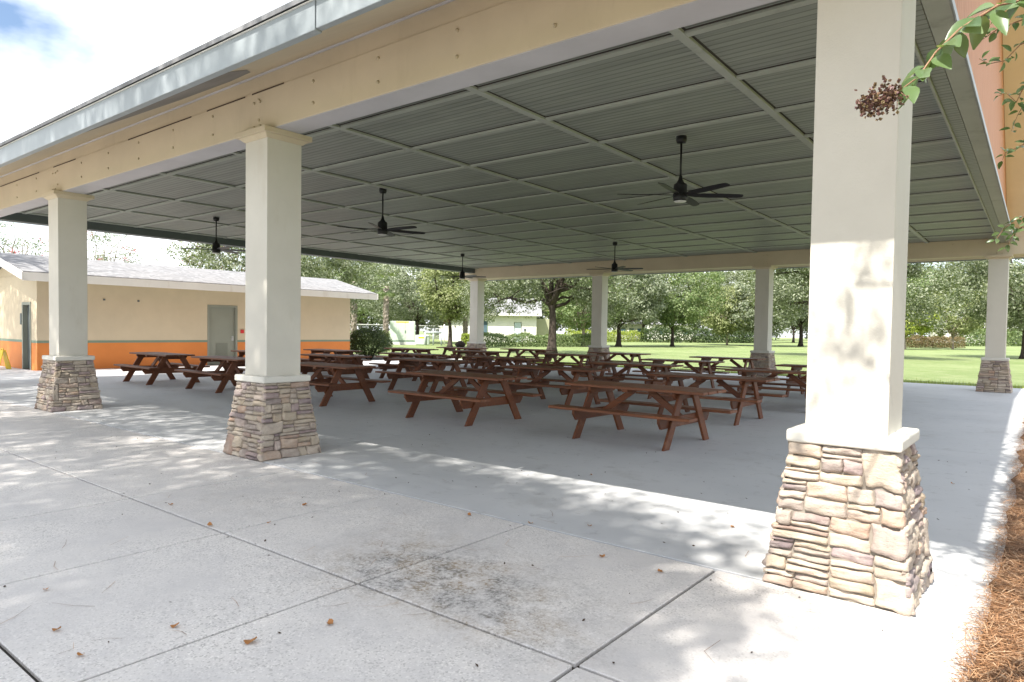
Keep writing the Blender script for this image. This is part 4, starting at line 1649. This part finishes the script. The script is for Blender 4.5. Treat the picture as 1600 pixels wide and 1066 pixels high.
# tiny dark debris
n = 260
Y = rg.uniform(-4.2, 6, n)
X = rg.uniform(-9, 0.65, n)
P_ = np.stack([X, Y, np.full(n, 0.006)], 1)
o = raw_mesh('leaf_litter', leaf_quads(rg, P_, unit(np.array([0, 0, 1.0]) + rg.normal(size=(n, 3)) * 0.3), 0.022, 0.6), None, 4, M['crack'])
tag(o, 'tiny dark leaf scraps scattered over the concrete', 'litter', kind='stuff')

# fallen leaves one can point to
LEAVES = [(392, 1005, 0.085, 'largest fallen orange leaf, on the bottom slab nearest the frame edge'),
          (516, 976, 0.065, 'curled orange leaf on the bottom slab right of the largest one'),
          (274, 980, 0.060, 'brown curled leaf on the slab left of the largest fallen leaf'),
          (89, 986, 0.055, 'rust-coloured leaf near the lower left slab corner'),
          (126, 1026, 0.045, 'small dark red leaf below the rust-coloured leaf at lower left'),
          (72, 923, 0.045, 'tan leaf close to the frame edge on the left slabs'),
          (267, 790, 0.060, 'orange leaf on the slab just below the centre column base'),
          (328, 822, 0.065, 'orange leaf lying on the long joint left of the joint crossing'),
          (477, 790, 0.070, 'orange-brown leaf on the slab right of the centre column base'),
          (733, 806, 0.055, 'orange leaf beside the pavilion slab edge in mid floor'),
          (829, 819, 0.055, 'tan leaf on the pavilion slab edge'),
          (921, 823, 0.050, 'red-orange leaf on the apron past the slab edge'),
          (941, 871, 0.055, 'brown leaf above the stained slab'),
          (1032, 895, 0.060, 'tan leaf by the joint near the sunlit column base'),
          (1145, 825, 0.055, 'brown leaf in the shade patch left of the sunlit column base'),
          (1488, 757, 0.050, 'red leaf on the floor right of the sunlit column'),
          (924, 743, 0.045, 'red leaf on the floor below the front picnic tables'),
          (420, 818, 0.045, 'small orange leaf midway along the long joint')]
rl = random.Random(12)
for (u, v, s, lb) in LEAVES:
    s *= 0.7
    q = on_z(u, v)
    mb = MB()
    ns = 7
    vs, fs = [], []
    for i in range(ns):
        f = i / (ns - 1)
        wd = s * 0.42 * (1 + 0.25 * math.sin(9 * f)) * math.sin(math.pi * min(0.97, f * 0.9 + 0.06)) ** 0.8
        x = (f - 0.5) * s
        cz = 0.10 * s * (2 * f - 1) ** 2 * 2.2
        for k in (-1, 0, 1):
            vs.append((x + 0.06 * s * k * k, wd * k, 0.004 + cz + (0.09 * s * (1 + 0.8 * k) if k else 0.0) * (0.6 + 0.9 * math.sin(5 * f + k))))
    for i in range(ns - 1):
        for k in range(2):
            fs.append((i * 3 + k, i * 3 + k + 1, (i + 1) * 3 + k + 1, (i + 1) * 3 + k))
    mb.add(vs, fs, True)
    o = mb.build('fallen_leaf', M['dead_leaf'])
    o.location = (q.x, q.y, 0.003)
    o.rotation_euler = (rl.uniform(-0.2, 0.2), rl.uniform(-0.2, 0.2), rl.uniform(0, 6.28))
    tag(o, lb, 'leaf', 'fallen leaves on the concrete')

# ------------------------------------------------------------------ crape myrtle reaching in at the upper right
cm = empty('crape_myrtle', (2.3, -2.4, 0))
tag(cm, 'crape myrtle whose leafy branch with a brown seed head hangs in before the sunlit column', 'tree')
CL = Vector((2.3, -2.4, 0))
BR = MB()
rg = np.random.default_rng(41)


def local(p):
    return Vector(p) - CL


def myr_leaf(V, base, d, n, L, wd):
    """six-quad curved leaf, collected as quads sharing no island with its neighbours"""
    d = d.normalized()
    s = d.cross(n)
    if s.length < 0.01:
        s = Vector((1, 0, 0))
    s.normalize()
    n = s.cross(d).normalized()
    rows = []
    for i in range(6):
        f = i / 5
        ww = wd * (math.sin(math.pi * (0.05 + 0.92 * f ** 0.85))) * 0.5
        c = base + d * (L * f) - n * (0.22 * L * f * f)
        rows.append([c - s * ww + n * ww * 0.35, c, c + s * ww + n * ww * 0.35])
    return rows


LV = MB()


def put_leaf(base, d, n, L, wd):
    rows = myr_leaf(None, base, d, n, L, wd)
    vs = [p for r_ in rows for p in r_]
    fs = []
    for i in range(5):
        for k in range(2):
            fs.append((i * 3 + k, i * 3 + k + 1, (i + 1) * 3 + k + 1, (i + 1) * 3 + k))
    LV.add(vs, fs, True)


def spray(path, rad, leafL, step, droop=0.25, jitter=0.4):
    pts = [local(p) for p in path]
    # resample
    fine = []
    for i in range(len(pts) - 1):
        for k in range(6):
            f = k / 6
            fine.append(pts[i].lerp(pts[i + 1], f))
    fine.append(pts[-1])
    BR.tube(fine, [rad * (1 - 0.7 * i / len(fine)) for i in range(len(fine))], 7)
    acc = 0.0
    sd_ = 1
    for i in range(1, len(fine)):
        acc += (fine[i] - fine[i - 1]).length
        while acc > step:
            acc -= step
            sd_ = -sd_
            ax = (fine[i] - fine[i - 1]).normalized()
            side = ax.cross(Vector((0, 0, 1))).normalized() * sd_
            d = (ax * 0.45 + side + Vector((rg.normal() * jitter, rg.normal() * jitter, rg.normal() * jitter - droop)))
            nn = Vector((rg.normal() * 0.35 + 0.1, rg.normal() * 0.35 - 0.95, 0.75))
            put_leaf(fine[i] + d.normalized() * 0.008, d, nn, leafL * rg.uniform(0.75, 1.2), leafL * rg.uniform(0.48, 0.62))


D1 = 1.55
path = [CL + Vector((0.0, 0.25, 2.2)), at_depth(1760, -40, 1.7), at_depth(1640, -8, 1.62), at_depth(1560, 8, D1), at_depth(1500, 45, D1), at_depth(1462, 82, D1), at_depth(1435, 120, D1), at_depth(1408, 140, D1)]
spray(path, 0.0045, 0.066, 0.0145)
# seed head
SV = []
tip = local(at_depth(1404, 143, D1))
end = local(at_depth(1352, 168, D1))
for k in range(420):
    f = rg.uniform(0, 1) ** 0.8
    c = tip.lerp(end, f) + Vector(rg.normal(size=3)) * (0.007 + 0.011 * math.sin(f * 3.0))
    SV.append((c.x, c.y, c.z))
SV = np.array(SV)
SQ = np.concatenate([leaf_quads(rg, SV, unit(rg.normal(size=(len(SV), 3))), 0.0085, 0.85) for _ in range(3)])
for k in range(34):
    c = Vector(SV[rg.integers(0, len(SV))])
    BR.tube([tip, tip.lerp(c, 0.6), c], [0.0014, 0.001, 0.0007], 5)
# farther twigs at the frame edge
def twig(px_pts, D, rad, leafL, step):
    spray([CL + Vector((0.0, 0.25, 2.2))] + [at_depth(u, v, D + dd) for (u, v, dd) in px_pts], rad, leafL, step, 0.15, 0.6)


twig([(1760, -40, -0.4), (1640, 20, 0), (1600, 30, 0), (1560, 45, 0.05), (1535, 62, 0.1)], 3.0, 0.005, 0.05, 0.016)
twig([(1760, 60, -0.4), (1620, 60, 0), (1594, 70, 0), (1570, 95, 0.05), (1545, 100, 0.1), (1530, 92, 0.1)], 3.1, 0.004, 0.045, 0.015)
twig([(1740, 120, -0.3), (1625, 125, 0), (1600, 135, 0), (1588, 160, 0.05), (1572, 145, 0.1), (1560, 150, 0.1)], 3.2, 0.004, 0.042, 0.014)
twig([(1740, 200, -0.3), (1630, 215, 0), (1606, 222, 0), (1588, 232, 0.05), (1572, 238, 0.1), (1566, 250, 0.1)], 3.4, 0.004, 0.042, 0.013)
twig([(1740, 130, -0.3), (1625, 150, 0), (1602, 160, 0), (1590, 180, 0.0), (1580, 205, 0.0)], 3.3, 0.003, 0.04, 0.022)
twig([(1740, 320, -0.3), (1640, 330, 0), (1605, 335, 0), (1585, 345, 0), (1568, 358, 0), (1556, 375, 0)], 4.2, 0.004, 0.046, 0.015)
twig([(1740, 350, -0.3), (1640, 352, 0), (1608, 350, 0), (1592, 356, 0), (1580, 372, 0), (1572, 390, 0)], 4.3, 0.004, 0.046, 0.016)
# upper crown out of the frame, throws the leaf shade on the column and bed
cp, cn, ccs = crown_points(rg, [(0.8, 0.6, 4.6, 1.2, 1.2, 1.0), (-0.6, 1.8, 5.4, 0.7, 1.4, 0.6)], 40, 60, 0.34, 0.2)
cp2, cn2, cc2 = crown_points(rg, [(-1.95, -1.6, 7.25, 0.16, 0.3, 0.14), (-2.12, -1.6, 6.95, 0.15, 0.3, 0.14), (-2.25, -1.6, 6.6, 0.15, 0.3, 0.16), (-2.4, -1.6, 6.3, 0.12, 0.3, 0.1)], 17, 15, 0.13, 0.3)
cp, cn, ccs = np.concatenate([cp, cp2]), np.concatenate([cn, cn2]), np.concatenate([ccs, cc2[::2]])
crown_q = leaf_quads(rg, cp, cn, 0.065, 0.55)
TR = MB()
for k in range(4):
    a = k * 1.6
    b0 = Vector((0.14 * math.cos(a), 0.14 * math.sin(a), -0.05))
    b1 = Vector((0.3 * math.cos(a), 0.3 * math.sin(a), 2.3))
    TR.tube([b0, b0.lerp(b1, 0.5) + Vector((0.04, 0.02, 0)), b1], [0.05, 0.042, 0.034], 8)
    for q in range(10):
        tg = Vector(ccs[rg.integers(0, len(ccs))])
        TR.tube([b1, b1.lerp(tg, 0.5) + Vector((0, 0, 0.15)), tg], [0.022, 0.014, 0.005], 6)
TR.build('trunk', M['bark_pale'], cm)
BR.build('branch', M['twig'], cm)
LV.build('leaves', M['leaf_myrtle'], cm)
raw_mesh('seed_head', SQ, None, 4, M['seed'], cm)
raw_mesh('crown', crown_q, None, 4, M['leaf_myrtle'], cm)

# shade trees standing behind the viewpoint (their dappled shade falls on the patio)
def cast(xg, yg, z, rx, ry, rz):
    """crown lobe at height z whose sun shade falls on ground point xg, yg"""
    return (xg + 0.03 * z, yg - 0.72 * z, z, rx, ry, rz)


SH = [((-4.6, -15.0), [cast(-2.7, -2.3, 13.0, 2.3, 2.1, 1.3), cast(-1.75, -0.75, 13.0, 1.25, 0.95, 1.0), cast(-4.9, 0.55, 13.4, 1.9, 0.9, 1.0), cast(-3.2, 0.15, 13.2, 1.5, 0.7, 0.9), cast(-1.75, -0.35, 12.6, 1.0, 0.6, 0.8), cast(-2.5, -0.1, 12.8, 1.2, 0.6, 0.8), cast(-4.0, 0.4, 13.0, 1.3, 0.6, 0.8), cast(-0.95, -1.1, 12.8, 0.75, 0.8, 0.8),
                        cast(-1.0, -2.1, 12.6, 1.0, 1.2, 1.0), cast(-4.6, -2.0, 13.4, 2.4, 1.9, 1.2), cast(-3.0, -5.0, 13.5, 3, 2, 1.2)], 440,
       'tall shade oak behind the viewpoint, nearest the planting bed'),
      ((-10.0, -14.5), [cast(-8.2, -1.4, 13.5, 2.6, 2.5, 1.4), cast(-6.6, 1.2, 13.2, 2.4, 1.4, 1.1), cast(-9.8, 1.3, 13.4, 2.4, 1.5, 1.1), cast(-11.4, -0.8, 14.0, 2.4, 2.6, 1.4), cast(-7.0, -4.2, 13.0, 3, 2, 1.3)], 205,
       'tall shade oak behind the viewpoint, middle of three'),
      ((-17.0, -14.0), [cast(-15.4, -0.4, 13.5, 2.8, 2.8, 1.4), cast(-12.9, 1.5, 13.0, 2.4, 1.6, 1.1), cast(-26.0, 3.2, 13.0, 3.0, 2.0, 1.3), cast(-26.4, 5.0, 13.0, 2.6, 1.5, 1.1), cast(-19.5, 0.6, 14.0, 2.8, 2.8, 1.4), cast(-23.0, 1.0, 13.0, 2.8, 2.8, 1.4)], 300,
       'tall shade oak behind the viewpoint, nearest the restroom')]
for i, ((x, y), el, ncl, lb) in enumerate(SH):
    el = [(a - x, b - y, c, d, e, f) for (a, b, c, d, e, f) in el]
    tree('shade_oak', lb, (x, y, 0), 9.5, 0.28, el, ncl, 110, 0.85, 0.16, 'leaf_oak', 401 + i, shell=0.0, nlimb=12, group='shade oaks behind the viewpoint')

# second crape myrtle along the bed, out of the frame: dapples the right edge of the slab
tree('crape_myrtle', 'leafy crape myrtle in the straw bed further along the pavilion edge', (2.0, -1.4, 0), 3.9, 0.07,
     [(-1.1, -1.2, 5.4, 0.6, 1.2, 0.5), (-1.2, 0.8, 5.6, 0.55, 1.4, 0.5), (-1.25, 3.2, 5.9, 0.5, 1.4, 0.5), (-1.0, 5.6, 6.4, 0.5, 1.4, 0.5)], 170, 40, 0.42, 0.075, 'leaf_myrtle', 451, bark='bark_pale', shell=0.1, nlimb=16)

# grass blades along the slab edge
rg = np.random.default_rng(91)
n = 9000
X = rg.uniform(-22, 3.5, n)
Y = 20.88 + rg.gamma(1.2, 0.35, n) - 0.05
hgt = rg.uniform(0.04, 0.11, n)
a = rg.uniform(0, 6.28, n)
lean_ = np.stack([np.cos(a), np.sin(a), np.zeros(n)], 1) * (hgt * 0.5)[:, None]
sd_ = np.stack([-np.sin(a), np.cos(a), np.zeros(n)], 1) * 0.006
b0 = np.stack([X, Y, np.full(n, -0.05)], 1)
tp = b0 + lean_ + np.stack([np.zeros(n), np.zeros(n), hgt + 0.03], 1)
V = np.stack([b0 - sd_, b0 + sd_, tp + sd_ * 0.3, tp - sd_ * 0.3], 1).reshape(-1, 3)
o = raw_mesh('grass_fringe', V, None, 4, M['leaf_lime'])
tag(o, 'ragged grass blades growing along the far slab edge', 'grass', kind='stuff')
